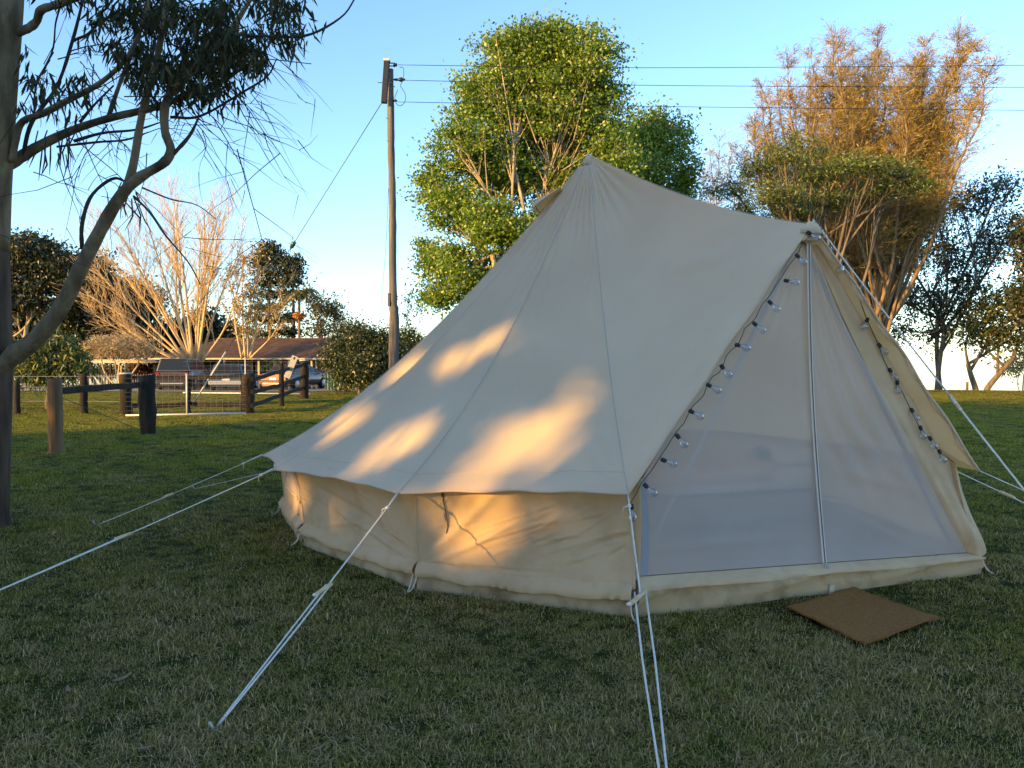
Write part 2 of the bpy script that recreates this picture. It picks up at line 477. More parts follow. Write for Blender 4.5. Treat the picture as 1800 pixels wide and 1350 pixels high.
tent = thing('bell_tent', 'large cream canvas bell tent with a peaked screened doorway, standing on the lawn', 'tent', (float(cen[0]), float(cen[1]), 0))
roof_tris = []        # coarse copy for the shade trees' gaps
def add_panel(e0, e1, s0, s1, lines=(), belly=0.05, pull=1.0):
    g = roof_grid(e0, e1, s0, s1, belly=belly, lines=lines, pull=pull)
    MB().grid(g).build('roof_panel', M['canvas'], tent, True)
    return g
def seam_strip(curve, nrm_from, w=0.007, lift=0.004, name='seam', mat='seam'):
    t = np.gradient(curve, axis=0)
    out = curve - nrm_from
    t = t / np.linalg.norm(t, axis=1, keepdims=True)
    out = out - t * np.sum(out * t, axis=1, keepdims=True); out /= np.linalg.norm(out, axis=1, keepdims=True)
    s = np.cross(t, out)
    c = curve + out * lift
    MB().grid(np.stack([c - s * w / 2, c + out * 0.002, c + s * w / 2], 1)).build(name, M[mat], tent, True)

front_lines = [
    [(0.05, 0.16, 0.35, 0.62, 0.012, 0.03), (0.92, 0.12, 0.8, 0.5, 0.012, 0.03), (0.1, 0.95, 0.6, 0.7, 0.006, 0.03), (0.97, 0.99, 0.72, 0.86, 0.009, 0.014), (0.97, 0.99, 0.8, 0.76, 0.008, 0.012), (0.96, 0.99, 0.6, 0.93, 0.008, 0.012), (0.03, 0.99, 0.22, 0.84, 0.009, 0.014), (0.03, 0.99, 0.35, 0.92, 0.008, 0.012), (0.03, 0.97, 0.14, 0.7, 0.008, 0.012)],
    [(0.2, 0.12, 0.25, 0.42, 0.014, 0.025), (0.45, 0.2, 0.4, 0.5, 0.010, 0.025), (0.03, 0.95, 0.5, 0.75, 0.008, 0.03), (0.03, 0.99, 0.3, 0.9, 0.009, 0.014), (0.04, 0.97, 0.16, 0.75, 0.008, 0.014), (0.97, 0.99, 0.7, 0.9, 0.009, 0.014), (0.96, 0.97, 0.85, 0.75, 0.009, 0.014)],
    [(0.5, 0.2, 0.5, 0.6, 0.01, 0.05)]]
g_AB = add_panel(eA, eB, 0.17, 0.19, front_lines[0])
g_BD = add_panel(eB, eD, 0.19, 0.21, front_lines[1])
g_DE = add_panel(eD, eE, 0.21, 0.21, front_lines[2])
ring = EAVES[3:]
for a, b in zip(ring[:-1], ring[1:]):
    add_panel(a, b, 0.21 if a is eE else 0.2, 0.17 if b is eC else 0.2)
# panels beside the doorway, running to the top of the A frame
door_lines = [(0.98, 0.98, 0.55, 0.55, 0.016, 0.035), (0.94, 0.99, 0.6, 0.72, 0.014, 0.03), (0.85, 0.99, 0.45, 0.86, 0.012, 0.025),
              (0.7, 0.985, 0.3, 0.93, 0.012, 0.02), (0.05, 0.97, 0.5, 0.85, 0.012, 0.025), (0.02, 0.9, 0.4, 0.7, 0.008, 0.03)]
g_AF = add_panel(FP, eA, 0.07, 0.17, [(1 - a, b, 1 - c, d, e, f) for a, b, c, d, e, f in door_lines], belly=0.10, pull=0.15)
g_CF = add_panel(eC, FP, 0.17, 0.07, door_lines, belly=0.06, pull=-0.4)
inner = np.array([cen[0], cen[1], 0.2])
vv = np.linspace(0.02, 0.995, 50)
for e, s in ((eA, 0.17), (eB, 0.19), (eD, 0.21), (eE, 0.21), (eC, 0.17)):
    seam_strip(seam_curve(e, vv, s), inner)
seam_strip(seam_curve(FP, vv, 0.07), inner)
for g in (g_AB, g_BD, g_DE):
    seam_strip(g[84], inner, 0.004, 0.002, 'stitch_line', 'canvas')
for g in (g_AB, g_BD, g_DE, g_AF, g_CF):           # rolled hems
    MB().tube(g[-1], 0.008, 6).build('hem', M['canvas'], tent, True)
# hem band that folds under along the doorway
for e, sgn in ((eA, 1), (eC, -1)):
    top = (g_AF[-1][::-1] if sgn > 0 else g_CF[-1])
    t = np.linspace(0, 1, len(top))[:, None]
    back = unit(np.array([APEX[0] - FP[0], APEX[1] - FP[1], 0]))
    w = 0.018 + 0.006 * np.sin(t * 9)
    inn = top + back * w + V(0, 0, -0.02) * t + 0.008 * np.sin(t * 40)
    MB().grid(np.stack([top, (top + inn) / 2 + V(0, 0, -0.012), inn], 1)).build('door_hem', M['canvas'], tent, True)
# cap at the apex and at the A frame
MB().lathe(APEX + V(0, 0, -0.10), V(0.05, 0, 1), [(0, 0.075), (0.05, 0.05), (0.085, 0.032), (0.105, 0.012)], 14).build('apex_cap', M['canvas'], tent, True)
MB().lathe(FP + V(0, 0.01, -0.06), V(0.05, -0.1, 1), [(0, 0.075), (0.04, 0.06), (0.065, 0.035), (0.078, 0.01)], 14).build('peak_cap', M['canvas'], tent, True)
# small vent hood near the apex, on the far left side
vb = seam_curve(eE, np.array([0.13]), 0.21)[0]
vh = MB()
vd = unit(eE - APEX); vs = unit(np.cross(vd, V(0, 0, 1))); vo = V(-0.5, 0.15, 0.75)
rows = []
for k, (a, lift) in enumerate(((-0.17, 0.0), (-0.06, 0.05), (0.05, 0.085), (0.11, 0.09))):
    rows.append([vb + vd * a + vs * s * 0.16 + unit(vo) * lift * (1 - abs(s) ** 3 * 0.6) for s in np.linspace(-1, 1, 9)])
vh.grid(np.array(rows)).build('vent_hood', M['canvas'], tent, True)
MB().grid(np.array([[vb + vd * 0.09 + vs * s * 0.14 + unit(vo) * l for s in np.linspace(-1, 1, 7)] for l in (0.0, 0.07)])).build('vent_screen', plain('vent_brown', (0.22, 0.10, 0.05), 0.8), tent)

# walls --------------------------------------------------------------
def wall_top(e):
    return e + unit(cen - np.array([e[0], e[1], 0])) * 0.14 + V(0, 0, 0.05)
TOPS = [wall_top(e) for e in EAVES]
LIPZ = 0.150
def wall_panel(i, j, lines, nu=60, nv=34, bulge=0.05):
    if i < 2: nu, nv = 120, 56
    t0, t1, b0, b1 = TOPS[i], TOPS[j], BASES[i], BASES[j]
    v = np.linspace(0, 1, nv)[:, None] * np.ones((1, nu)); u = np.ones((nv, 1)) * np.linspace(0, 1, nu)[None, :]
    U, W = u[..., None], v[..., None]
    lo0, lo1 = b0 + V(0, 0, LIPZ), b1 + V(0, 0, LIPZ)
    g = (t0 * (1 - U) + t1 * U) * (1 - W) + (lo0 * (1 - U) + lo1 * U) * W
    n = unit(np.cross(b1 - b0, V(0, 0, 1)))
    if np.dot(n, (b0 + b1) / 2 - cen) < 0: n = -n
    off = -bulge * np.sin(v * math.pi) * (0.4 + 0.6 * 4 * u * (1 - u)) + wrinkle(u, v, lines)
    off = off + 0.006 * np.sin(u * 17 + v * 6) * np.sin(v * math.pi)
    off = off + 0.004 * np.sin(u * 46 + 6 * np.sin(u * 7)) * smooth(0.88, 0.96, v) * (1 - smooth(0.96, 1, v))
    g = g + n * off[..., None]
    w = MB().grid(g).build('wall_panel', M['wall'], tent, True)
    # puckered lip and the groundsheet skirt below it
    uu = np.linspace(0, 1, 150)
    row = []
    base = b0[None] * (1 - uu[:, None]) + b1[None] * uu[:, None]
    sagz = -0.02 * np.sin(uu * math.pi) + 0.006 * np.sin(uu * 23 + i)
    for (o, z) in ((-0.004, LIPZ + 0.03), (0.026, LIPZ + 0.006), (0.044, LIPZ - 0.022), (0.042, LIPZ - 0.052), (0.012, LIPZ - 0.062)):
        pk = 0.011 * np.sin(uu * 64 + 9 * np.sin(uu * 11 + i) + z * 90) * np.abs(np.sin(uu * 19 + i)) * (z < LIPZ + 0.01)
        row.append(base + n * (o + pk)[:, None] + V(0, 0, 1) * (z + sagz)[:, None])
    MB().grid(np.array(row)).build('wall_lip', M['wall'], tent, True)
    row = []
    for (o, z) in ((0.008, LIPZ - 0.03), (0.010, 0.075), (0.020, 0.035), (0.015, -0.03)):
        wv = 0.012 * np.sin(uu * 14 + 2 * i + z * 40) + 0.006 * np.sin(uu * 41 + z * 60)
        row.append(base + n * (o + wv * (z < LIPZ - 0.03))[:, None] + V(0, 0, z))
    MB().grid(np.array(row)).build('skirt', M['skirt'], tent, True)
    return w, g, n

def rand_lines(seed, n, lo=(0.0, 0.3), dirn=1):
    r = random.Random(seed); L = []
    for _ in range(n):
        u0, v0 = r.uniform(0.05, 0.9), r.uniform(0.3, 0.95)
        ln = r.uniform(0.1, 0.4)
        a = math.radians(r.uniform(20, 60)) * dirn
        L.append((u0, v0, u0 + ln * math.cos(a), v0 - ln * abs(math.sin(a)), r.uniform(0.008, 0.018) * r.choice((1, 1, -1)), r.uniform(0.005, 0.013)))
    return L
LW = {
    (0, 1): [(0.97, 0.92, 0.55, 0.02, 0.03, 0.035), (0.96, 0.95, 0.75, 0.05, -0.02, 0.03), (0.95, 0.97, 0.4, 0.35, 0.02, 0.025),
             (0.6, 0.62, 0.25, 0.3, 0.012, 0.014), (0.7, 0.75, 0.45, 0.55, 0.01, 0.012), (0.5, 0.5, 0.15, 0.32, 0.012, 0.014), (0.98, 0.98, 0.3, 0.93, -0.02, 0.02)]
            + [(1 - a, b, 1 - c, d, e, f) for a, b, c, d, e, f in rand_lines(3, 30)],
    (1, 2): [(0.03, 0.93, 0.95, 0.25, -0.03, 0.05), (0.03, 0.96, 0.7, 0.62, 0.02, 0.03), (0.9, 0.95, 0.3, 0.6, 0.012, 0.03)] + rand_lines(5, 12),
    (2, 3): rand_lines(8, 3)}
n_tops = len(TOPS)
wall_g = {}
for i in range(n_tops - 1):
    w, g, n = wall_panel(i, i + 1, LW.get((i, i + 1), rand_lines(20 + i, 4)))
    wall_g[i] = (g, n)
# vertical piping where two wall panels meet, and the stay cord on the front panel
for i in (1, 2, 3):
    gg = wall_g[i - 1][0]
    MB().tube(gg[:, -1], 0.006, 6).build('wall_seam', M['wall'], tent, True)
gg, nn = wall_g[0]
c1 = gg[0:34, int(119 * 0.86)] + nn * 0.008
MB().tube(c1, [0.010] * 10 + [0.004] * 24, 6).build('toggle_cord', M['zip'], tent, True)
# screened wall window at the far left
gg, nn = wall_g[2]
wi = gg[3:24, 8:52]
MB().grid(wi + nn * 0.012).build('wall_window', M['screen'], tent, True)
for edge in (wi[0], wi[-1], wi[:, 0], wi[:, -1]):
    MB().tube(edge + nn * 0.014, 0.006, 6).build('window_binding', M['canvas'], tent, True)

# doorway ------------------------------------------------------------
axis = unit(bC - bA)                                   # along the sill
dn = unit(np.cross(axis, V(0, 0, 1)));  dn = dn if dn[1] < 0 else -dn   # out of the doorway
FB = FP - dn * 0.06 + V(0, 0, -0.12)                   # top of the fly screen
sillL = bA + axis * 0.055 + V(0, 0, 0.215) - dn * 0.03
sillR = bC - axis * 0.06 + V(0, 0, 0.135) - dn * 0.02
leftmid = eA + axis * 0.125 + V(0, 0, 0.04) - dn * 0.09
def screen_left(v):
    pts = np.array([sillL, (sillL * 0.45 + leftmid * 0.55) + axis * 0.012, leftmid, eA * 0.5 + FP * 0.5 - axis * 0.02 - dn * 0.07, FB - axis * 0.05 + V(0, 0, 0.05)])
    tt = np.linspace(0, 4, 60)
    a = np.stack([np.interp(tt, np.arange(5), pts[:, k]) for k in range(3)], 1)
    return a
def screen_right(v):
    return catmull([sillR, sillR * 0.66 + FB * 0.34 - axis * 0.005, sillR * 0.33 + FB * 0.67 - axis * 0.012, FB + axis * 0.06], 60)
La, Ra = screen_left(None), screen_right(None)
nu = 70
uu = np.linspace(0, 1, nu)
scr = La[:, None] * (1 - uu[None, :, None]) + Ra[:, None] * uu[None, :, None]
vv2 = np.linspace(0, 1, 60)[:, None] * np.ones((1, nu)); UU = np.ones((60, 1)) * uu[None]
fold = 0.016 * np.sin(UU * 75 + 6 * vv2) * smooth(0.55, 0.8, UU) * smooth(0.15, 0.5, vv2) * (1 - smooth(0.9, 1, vv2))
fold += 0.006 * np.sin(UU * 60) * smooth(0.6, 0.95, vv2) * (UU < 0.5)
fold += wrinkle(UU, vv2, [(0.02, 0.12, 0.5, 0.10, 0.01, 0.01), (0.75, 0.14, 0.85, 0.08, 0.012, 0.012), (0.72, 0.1, 0.8, 0.05, 0.012, 0.012), (0.68, 0.32, 0.95, 0.2, 0.016, 0.014), (0.8, 0.45, 0.95, 0.2, 0.014, 0.014), (0.1, 0.5, 0.28, 0.4, 0.006, 0.01)])
fold -= 0.04 * np.sin(vv2 * math.pi) * 4 * UU * (1 - UU)
scr = scr + dn * fold[..., None]
MB().grid(scr).build('fly_screen', M['screen'], tent, True)
# darker blue-grey strip down the left of the screen
k = np.arange(0, 31)
MB().grid(np.stack([La[k] + dn * 0.006, La[k] + axis * 0.055 * (1 - 0.5 * (k / 31)[:, None]) + dn * 0.008], 1)).build('screen_edge', plain('screen_strip', (0.30, 0.30, 0.34), 0.9), tent, True)
# zip down the middle
mid_i = int(nu * 0.505)
zc = scr[:, mid_i] * 1.0
ztop = FB + dn * 0.02; zbot = scr[0, mid_i] + dn * 0.02
zc = np.array([zbot + (ztop - zbot) * t + dn * (-0.035 * math.sin(t * math.pi)) for t in np.linspace(0, 1, 40)]) + dn * 0.02
for off, w, mt, nm in ((-0.010, 0.010, 'zip_tape', 'zip_tape'), (0.010, 0.010, 'zip_tape', 'zip_tape'), (0, 0.008, 'zip', 'zip_teeth')):
    c = zc + axis * off + dn * (0.004 if nm == 'zip_teeth' else 0.0)
    MB().grid(np.stack([c - axis * w / 2, c + dn * 0.003, c + axis * w / 2], 1)).build(nm, M[mt], tent, True)
zs = MB().box(zbot + dn * 0.03 + V(0, 0, -0.005), (0.022, 0.012, 0.035)); zs.tube([zbot + dn * 0.04 + V(0, 0, -0.015), zbot + dn * 0.045 + axis * 0.012 + V(0, 0, -0.06)], 0.006, 6)
zs.build('zip_slider', M['steel'], tent)
# sill: pale puckered band, then the darker skirt down to the grass
ns = 110
us = np.linspace(0, 1, ns)[:, None]
gA, gC = bA + axis * 0.0, bC
top = scr[0][np.clip((np.linspace(0, 1, ns) * (nu - 1)).round().astype(int), 0, nu - 1)]
baseln = gA * (1 - us) + gC * us
baseln = baseln + dn * 0.02
def zcol(zv): return np.array([0, 0, 1.0])[None] * zv
lipz = 0.158 - 0.052 * us + 0.005 * np.sin(us * 15)
rows = [top - V(0, 0, 0.005) + dn * 0.0,
        top * 0.5 + (baseln + zcol(lipz)) * 0.5 + dn * (0.03 + 0.010 * np.sin(us * 55 + 3 * np.sin(us * 13))),
        baseln + zcol(lipz + 0.008) + dn * (0.045 + 0.008 * np.sin(us * 70 + 4 * np.sin(us * 9))),
        baseln + zcol(lipz - 0.006) + dn * 0.045]
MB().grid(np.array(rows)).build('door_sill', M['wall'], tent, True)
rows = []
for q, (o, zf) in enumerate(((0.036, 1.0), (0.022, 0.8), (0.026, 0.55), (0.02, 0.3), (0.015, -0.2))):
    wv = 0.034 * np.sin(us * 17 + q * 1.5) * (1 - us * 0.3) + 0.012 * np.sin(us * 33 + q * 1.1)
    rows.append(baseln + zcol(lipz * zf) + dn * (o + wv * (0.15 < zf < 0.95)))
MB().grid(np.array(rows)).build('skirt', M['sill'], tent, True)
# canvas between corner wall and screen, left and right
k = np.arange(0, 31)
wallcorner = wall_g[0][0][:, 0]
wc = np.array([wallcorner[int((1 - t) * (len(wallcorner) - 1))] for t in np.linspace(0, 1, 31)])
lf = []
for s in np.linspace(0, 1, 10):
    lf.append(wc * (1 - s) + La[k] * s + dn * (0.02 * math.sin(s * 9)) * 1.0)
MB().grid(np.array(lf)).build('door_flap', M['wall'], tent, True)
wr = catmull([bC + V(0.01, 0, 0.10) + dn * 0.02, bC + V(0.045, 0.03, 0.17) + dn * 0.03, S(1700, 893, 3.75), S(1668, 805, 3.80), S(1600, 672, 3.74), S(1510, 520, 3.66), FB + axis * 0.09], 60)
rf = []
for s in np.linspace(0, 1, 12):
    rr = Ra * (1 - s) + wr * s + dn * (0.035 * math.sin(s * math.pi) * np.linspace(1, 0.4, 60)[:, None] + 0.012 * math.sin(s * 14) * np.sin(np.linspace(0, 5, 60))[:, None])
    rf.append(rr)
MB().grid(np.array(rf)).build('door_flap', M['wall'], tent, True)
# outer part of the right wall corner
cw = wall_g[n_tops - 2][0][:, -1]
wr2 = np.array([wr[int(t * 26)] for t in np.linspace(0, 1, 20)])
cw2 = np.array([cw[int((1 - t) * (len(cw) - 1))] for t in np.linspace(0, 1, 20)])
MB().grid(np.stack([wr2, (wr2 + cw2) / 2 + axis * 0.01, cw2], 1)).build('corner_wall', M['wall'], tent, True)
# peak gusset above the screen
gp = [FP + (eA - FP) * 0.07, FP + V(0, 0, -0.02), FP + (eC - FP) * 0.06, FB + dn * 0.03]
MB().add(np.array([gp[0] + dn * 0.0, gp[1] + dn * 0.012, gp[2], gp[3]]), [(0, 1, 2, 3)]).build('peak_gusset', M['canvas'], tent)
# strap with buckle at the sill, pegging loops at the corners
sp0 = baseln[int(ns * 0.505)] + dn * 0.04
strap = thing_parts = MB().box(sp0 + V(0, 0, 0.02) + dn * 0.015, (0.03, 0.012, 0.09)).build('sill_strap', M['beige'], tent)
MB().box(sp0 + V(0, 0, -0.02) + dn * 0.02, (0.034, 0.014, 0.022)).build('buckle', M['black'], tent)
for c, dirc in ((bA, unit(bA - cen)), (bB, unit(bB - cen)), (bD, unit(bD - cen)), (bE, unit(bE - cen)), (bC, unit(bC - cen))):
    s = unit(np.cross(dirc, V(0, 0, 1)))
    a = c + V(0, 0, 0.10) + dirc * 0.03
    lp = catmull([a - s * 0.015, a - s * 0.014 + dirc * 0.03 + V(0, 0, -0.07), c + dirc * 0.10 + V(0, 0, 0.005), a + s * 0.014 + dirc * 0.03 + V(0, 0, -0.07), a + s * 0.015], 16)
    MB().tube(lp, 0.005, 6).build('peg_loop', M['beige'], tent, True)
    MB().tube([c + dirc * 0.10 + V(0, 0, -0.08), c + dirc * 0.125 + V(0, 0, 0.03)], 0.005, 6).build('peg', M['steel'], tent)
# inside: floor, centre pole, A frame poles
fl = MB()
pts = [b * 0.985 + cen * 0.015 + V(0, 0, 0.012) for b in BASES]
fl.add(np.array(pts), [tuple(range(len(pts)))])
fl.build('groundsheet', plain('groundsheet_grey', (0.22, 0.23, 0.26), 0.8), tent)
MB().tube([cen + V(0, 0, 0.01), APEX + V(0, 0, -0.06)], 0.019, 10).build('centre_pole', M['steel'], tent, True)
for e, b in ((eA, bA), (eC, bC)):
    MB().tube([b - dn * 0.12 + V(0, 0, 0.02), FP - dn * 0.10 + V(0, 0, -0.06)], 0.014, 8).build('door_pole', M['steel'], tent, True)

# ------------------------------------------------------------------ beds dimly seen inside
blanket = surf('grey_blanket', [(0.3, (0.20, 0.20, 0.26)), (0.7, (0.34, 0.33, 0.38))], 6, 0.95, 0.4, 30)
linen = surf('pale_linen', [(0.3, (0.55, 0.50, 0.48)), (0.7, (0.70, 0.64, 0.60))], 5, 0.95, 0.5, 12)
pinkl = surf('pink_linen', [(0.3, (0.55, 0.36, 0.30)), (0.7, (0.66, 0.48, 0.40))], 5, 0.95, 0.5, 12)
def rounded_slab(c, size, ax, r=0.06, puff=0.0, nx=18, ny=12):
    # soft box: superellipse cross sections
    ax = unit(ax); ay = np.cross(V(0, 0, 1), ax)
    L, W, H = size
    th = np.linspace(0, math.pi, ny)
    rows = []
    for t in np.linspace(-1, 1, nx):
        sc = max(0.05, (1 - abs(t) ** 8)) ** 0.3
        row = []
        for a in np.linspace(0, 2 * math.pi, 25):
            ca, sa = math.cos(a), math.sin(a)
            y = np.sign(ca) * abs(ca) ** 0.35 * W / 2 * sc
            z = np.sign(sa) * abs(sa) ** 0.35 * H / 2 * (0.75 + 0.25 * sc)
            z += puff * math.sin(3 * t + 2 * y) * (z > 0)
            row.append(np.asarray(c) + ax * t * L / 2 + ay * y + V(0, 0, z))
        rows.append(row)
    return MB().grid(np.array(rows))
def bed(c, ax, L, W, label, bl):
    t = thing('bed', label, 'bed', (float(c[0]), float(c[1]), 0.013), 'beds inside the tent')
    rounded_slab(c + V(0, 0, 0.16), (L * 0.98, W * 0.95, 0.29), ax).build('base', plain('bed_base', (0.25, 0.22, 0.2), 0.9), t, True)
    rounded_slab(c + V(0, 0, 0.40), (L, W, 0.20), ax).build('mattress', linen, t, True)
    rounded_slab(c + V(0, 0, 0.455) - unit(ax) * L * 0.14, (L * 0.72, W * 1.04, 0.16), ax, puff=0.02).build('blanket', bl, t, True)
    s = np.cross(V(0, 0, 1), unit(ax))
    for sg in ((-1, 1) if W > 1.1 else (0,)):
        rounded_slab(c + V(0, 0, 0.57) + unit(ax) * L * 0.37 + s * sg * W * 0.24, (0.40, min(0.62, W * 0.44 if W > 1.1 else 0.6), 0.15), ax).build('pillow', linen, t, True)
    return t
bed(V(cen[0] - 0.62, cen[1] + 0.55, 0), V(0.18, 0.98, 0), 1.9, 1.40, 'wide bed with grey blanket behind the left half of the fly screen', blanket)
bed(V(cen[0] + 1.22, cen[1] + 0.30, 0), V(0.93, 0.30, 0), 1.75, 0.85, 'narrow bed behind the right half of the fly screen', pinkl)

# ------------------------------------------------------------------ string lights round the doorway
def make_string():
    tl = np.linspace(0.0, 1.0, 40)
    left = np.array([eA + (FP - eA) * t + dn * (0.025 + 0.012 * math.sin(t * 60)) + V(0, 0, -0.035 - 0.012 * math.cos(t * 70)) for t in tl])
    start = eA + dn * 0.02 + V(0.02, 0, -0.13)
    rp = [(1452, 408, 3.50), (1480, 455, 3.55), (1506, 513, 3.58), (1522, 557, 3.60), (1539, 595, 3.62), (1557, 640, 3.64), (1572, 663, 3.65), (1594, 705, 3.66), (1613, 745, 3.66), (1632, 768, 3.66), (1652, 795, 3.66), (1676, 812, 3.66)]
    right = catmull([S(*q) for q in rp], 40)
    pathpts = np.vstack([[start], left, [FP + dn * 0.03 + V(0.02, 0, 0.06)], right])
    t = thing('string_lights', 'black festoon cable with clear unlit bulbs looped round the tent doorway', 'string lights', tuple(float(k) for k in start))
    MB().tube(pathpts, 0.0026, 5).build('cable', M['black'], t, True)
    def bulb(p, d):
        d = unit(d)
        s = MB().lathe(p - d * 0.008, d, [(0, 0.008), (0.004, 0.0118), (0.027, 0.0122), (0.031, 0.010)], 10).build('socket', M['black'], t, True)
        q = p + d * 0.026
        b = MB().lathe(q, d, [(0, 0.010), (0.010, 0.012), (0.022, 0.019), (0.036, 0.0235), (0.048, 0.022), (0.058, 0.014), (0.062, 0.003)], 12).build('bulb', M['glass'], t, True)
        f = MB().lathe(q, d, [(0, 0.004), (0.018, 0.003), (0.034, 0.0055), (0.040, 0.001)], 6)
        fo = f.build('filament', plain_fil, None, True); fo.parent = b
    px = [(1420, 408), (1400, 448), (1380, 493), (1352, 530), (1325, 568), (1294, 606), (1268, 643), (1244, 676), (1213, 722), (1190, 765), (1164, 808), (1133, 852), (1110, 888)]
    for i, (x, y) in enumerate(px):
        tt = np.clip((868 - y) / (868 - 394), -0.05, 1)
        d = (2.97 + (3.52 - 2.97) * tt) * h - 0.03
        bulb(P(x, y, d), V(0.55, -0.25, -0.45 - 0.3 * math.sin(i * 2.3)) if i < 12 else V(0.1, -0.1, -1))
    for i, q in enumerate([right[4], right[11], right[15], right[19], right[22], right[26], right[29], right[32], right[35]]):
        bulb(q + dn * 0.006, V((-0.6, -0.5, 0.5, 0.4, -0.1, 0.3, 0.1, 0.3, 0.2)[i], -0.3, -0.75))
plain_fil = plain('filament_holder', (0.55, 0.5, 0.42), 0.6)
make_string()

# ------------------------------------------------------------------ guy ropes
def to_ground(a, b):
    a, b = np.asarray(a, float), np.asarray(b, float)
    return a + (b - a) * (a[2] / (a[2] - b[2]))

def guy(pts, label, double_from=None, spread=0.014, knot_at=None, r=0.0042, wood=True, peg=True):
    pts = [np.asarray(p, float) for p in pts]
    t = thing('guy_rope', label, 'rope', tuple(float(k) for k in pts[-1]), 'guy ropes of the tent')
    a, b = pts[0], pts[-1]
    d = unit(b - a); s = unit(np.cross(d, V(0, 0, 1)))
    L = np.linalg.norm(b - a)
    def at(f, sag=0.004): return a + (b - a) * f + V(0, 0, -1) * sag * L * 4 * f * (1 - f)
    if double_from is None:
        MB().tube([at(f) for f in np.linspace(0, 1, 14)], r, 6).build('cord', M['rope'], t, True)
    else:
        m = double_from
        MB().tube([at(f) for f in np.linspace(0, m, 10)], r, 6).build('cord', M['rope'], t, True)
        for sg in (-1, 1):
            MB().tube([at(f) + s * sg * spread * min(1, (1 - f) / (1 - m) * 1.3 + 0.15) for f in np.linspace(m, 1, 10)], r, 6).build('cord', M['rope'], t, True)
        c0 = at(m) - s * spread * 1.1 - d * 0.01; c1 = at(m) + s * spread * 2.0 + d * 0.085
        MB().tube([c0, c0 * 0.5 + c1 * 0.5, c1], [0.011, 0.012, 0.011], 8).build('slider', M['woodslider'] if wood else M['steel'], t, True)
        MB().lathe(c1, s, [(-0.008, 0.004), (0.0, 0.010), (0.010, 0.009), (0.016, 0.003)], 8).build('stopper_knot', M['rope'], t, True)
    if knot_at:
        k = at(knot_at)
        kb = MB().lathe(k - d * 0.012, d, [(0, 0.005), (0.006, 0.011), (0.018, 0.011), (0.026, 0.005)], 8)
        kb.tube([k, k + s * 0.03 + V(0, 0, -0.01), k + s * 0.035 + V(0, 0, -0.05)], 0.004, 6)
        kb.build('knot', M['rope'], t, True)
        ap = V(0, 0, 0.008)
        MB().tube([a + ap, at(knot_at * 0.5) + ap, k], 0.004, 6).build('loop', M['rope'], t, True)
    if peg and b[2] < 0.2:
        pd = unit(-d * 0.5 + V(0, 0, -1))
        MB().tube([b - pd * 0.05, b + pd * 0.16], 0.006, 6).build('peg', M['steel'], t, True)
    return t
guy([eB, G(376, 1284)], 'white rope from the tent eave corner to the grass at lower left centre', 0.49, 0.012, 0.09)
gA2 = eA + (G(1128, 1010, 0.20) - eA)
aa = eA + V(0, 0, -0.01)
bb = G(1188, 1530)
guy([aa, bb], 'doubled white rope from the doorway corner straight down past the bottom edge', 0.40, 0.024, 0.05)
guy([eD, G(-120, 1088)], 'long white rope crossing the lower left of the lawn', 0.50, 0.008, 0.05)
guy([eE, G(168, 924)], 'thin white rope to the far left of the tent with a small slider', 0.55, 0.005, 0.12, r=0.0035)
be = backs[0][1]
guy([be, P(342, 870, 8.6) * V(1, 1, 0)], 'short thin white rope just behind the leftmost eave corner', None, 0.004, None, r=0.003)
guy([FP + V(0.01, 0, 0.03), G(1990, 1100)], 'taut white rope running right from the peak of the doorway', 0.476, 0.022, None, r=0.0055)
guy([eC, to_ground(eC, P(1900, 905, 5.0))], 'white rope from the right eave corner beside the door', None, 0.01, None, r=0.004)
lowa = S(1668, 822, 3.9); lowb = to_ground(lowa, P(1900, 928, 5.4))
guy([lowa, lowb], 'lower white rope with a pale wooden slider right of the tent', 0.40 * np.linalg.norm(P(1900, 928, 5.4) - lowa) / np.linalg.norm(lowb - lowa), 0.006, None, r=0.0042)

# ------------------------------------------------------------------ doormat
def doormat():
    c = [G(1384, 1078), G(1500, 1040), G(1652, 1097), G(1520, 1141)]
    n = 24
    top, bot = [], []
    for i in range(n):
        u = i / (n - 1); r1, r2 = [], []
        for j in range(n):
            w = j / (n - 1)
            p = (c[0] * (1 - u) + c[1] * u) * (1 - w) + (c[3] * (1 - u) + c[2] * u) * w
            z = 0.030 + 0.010 * math.sin(u * 5 + 1) * math.sin(w * 4) + 0.012 * (1 - u) ** 4 * (1 - w) ** 4 + 0.008 * (w ** 5)
            p = p + V(0.004 * math.sin(w * 21), 0.004 * math.sin(u * 19), z)
            r1.append(p); r2.append(p - V(0, 0, 0.010))
        top.append(r1); bot.append(r2)
    m = MB().grid(np.array(top)); m.grid(np.array(bot)[::-1])
    T, B = np.array(top), np.array(bot)
    for e in (0, -1):
        m.grid(np.stack([T[e], B[e]], 1)); m.grid(np.stack([T[:, e], B[:, e]], 1))
    o = m.build('doormat', M['mat'], None, True)
    tag(o, 'plain brown coir doormat lying askew on the grass before the tent door', 'doormat')
    # loose fibres along the edge
    r = np.random.default_rng(3)
    loops = np.vstack([T[0], T[-1], T[:, 0], T[:, -1]])
    idx = r.integers(0, len(loops), 500)
    p = loops[idx] + r.normal(size=(500, 3)) * 0.003
    d = r.normal(size=(500, 3)) * V(1, 1, 0.4); d /= np.linalg.norm(d, axis=1, keepdims=True)
    v, f = prisms(p, p + d * r.uniform(0.008, 0.022, (500, 1)), np.full(500, 0.0007), np.full(500, 0.0003))
    mesh_np('fringe', v, f, M['mat'], o)
    return c
mat_c = doormat()

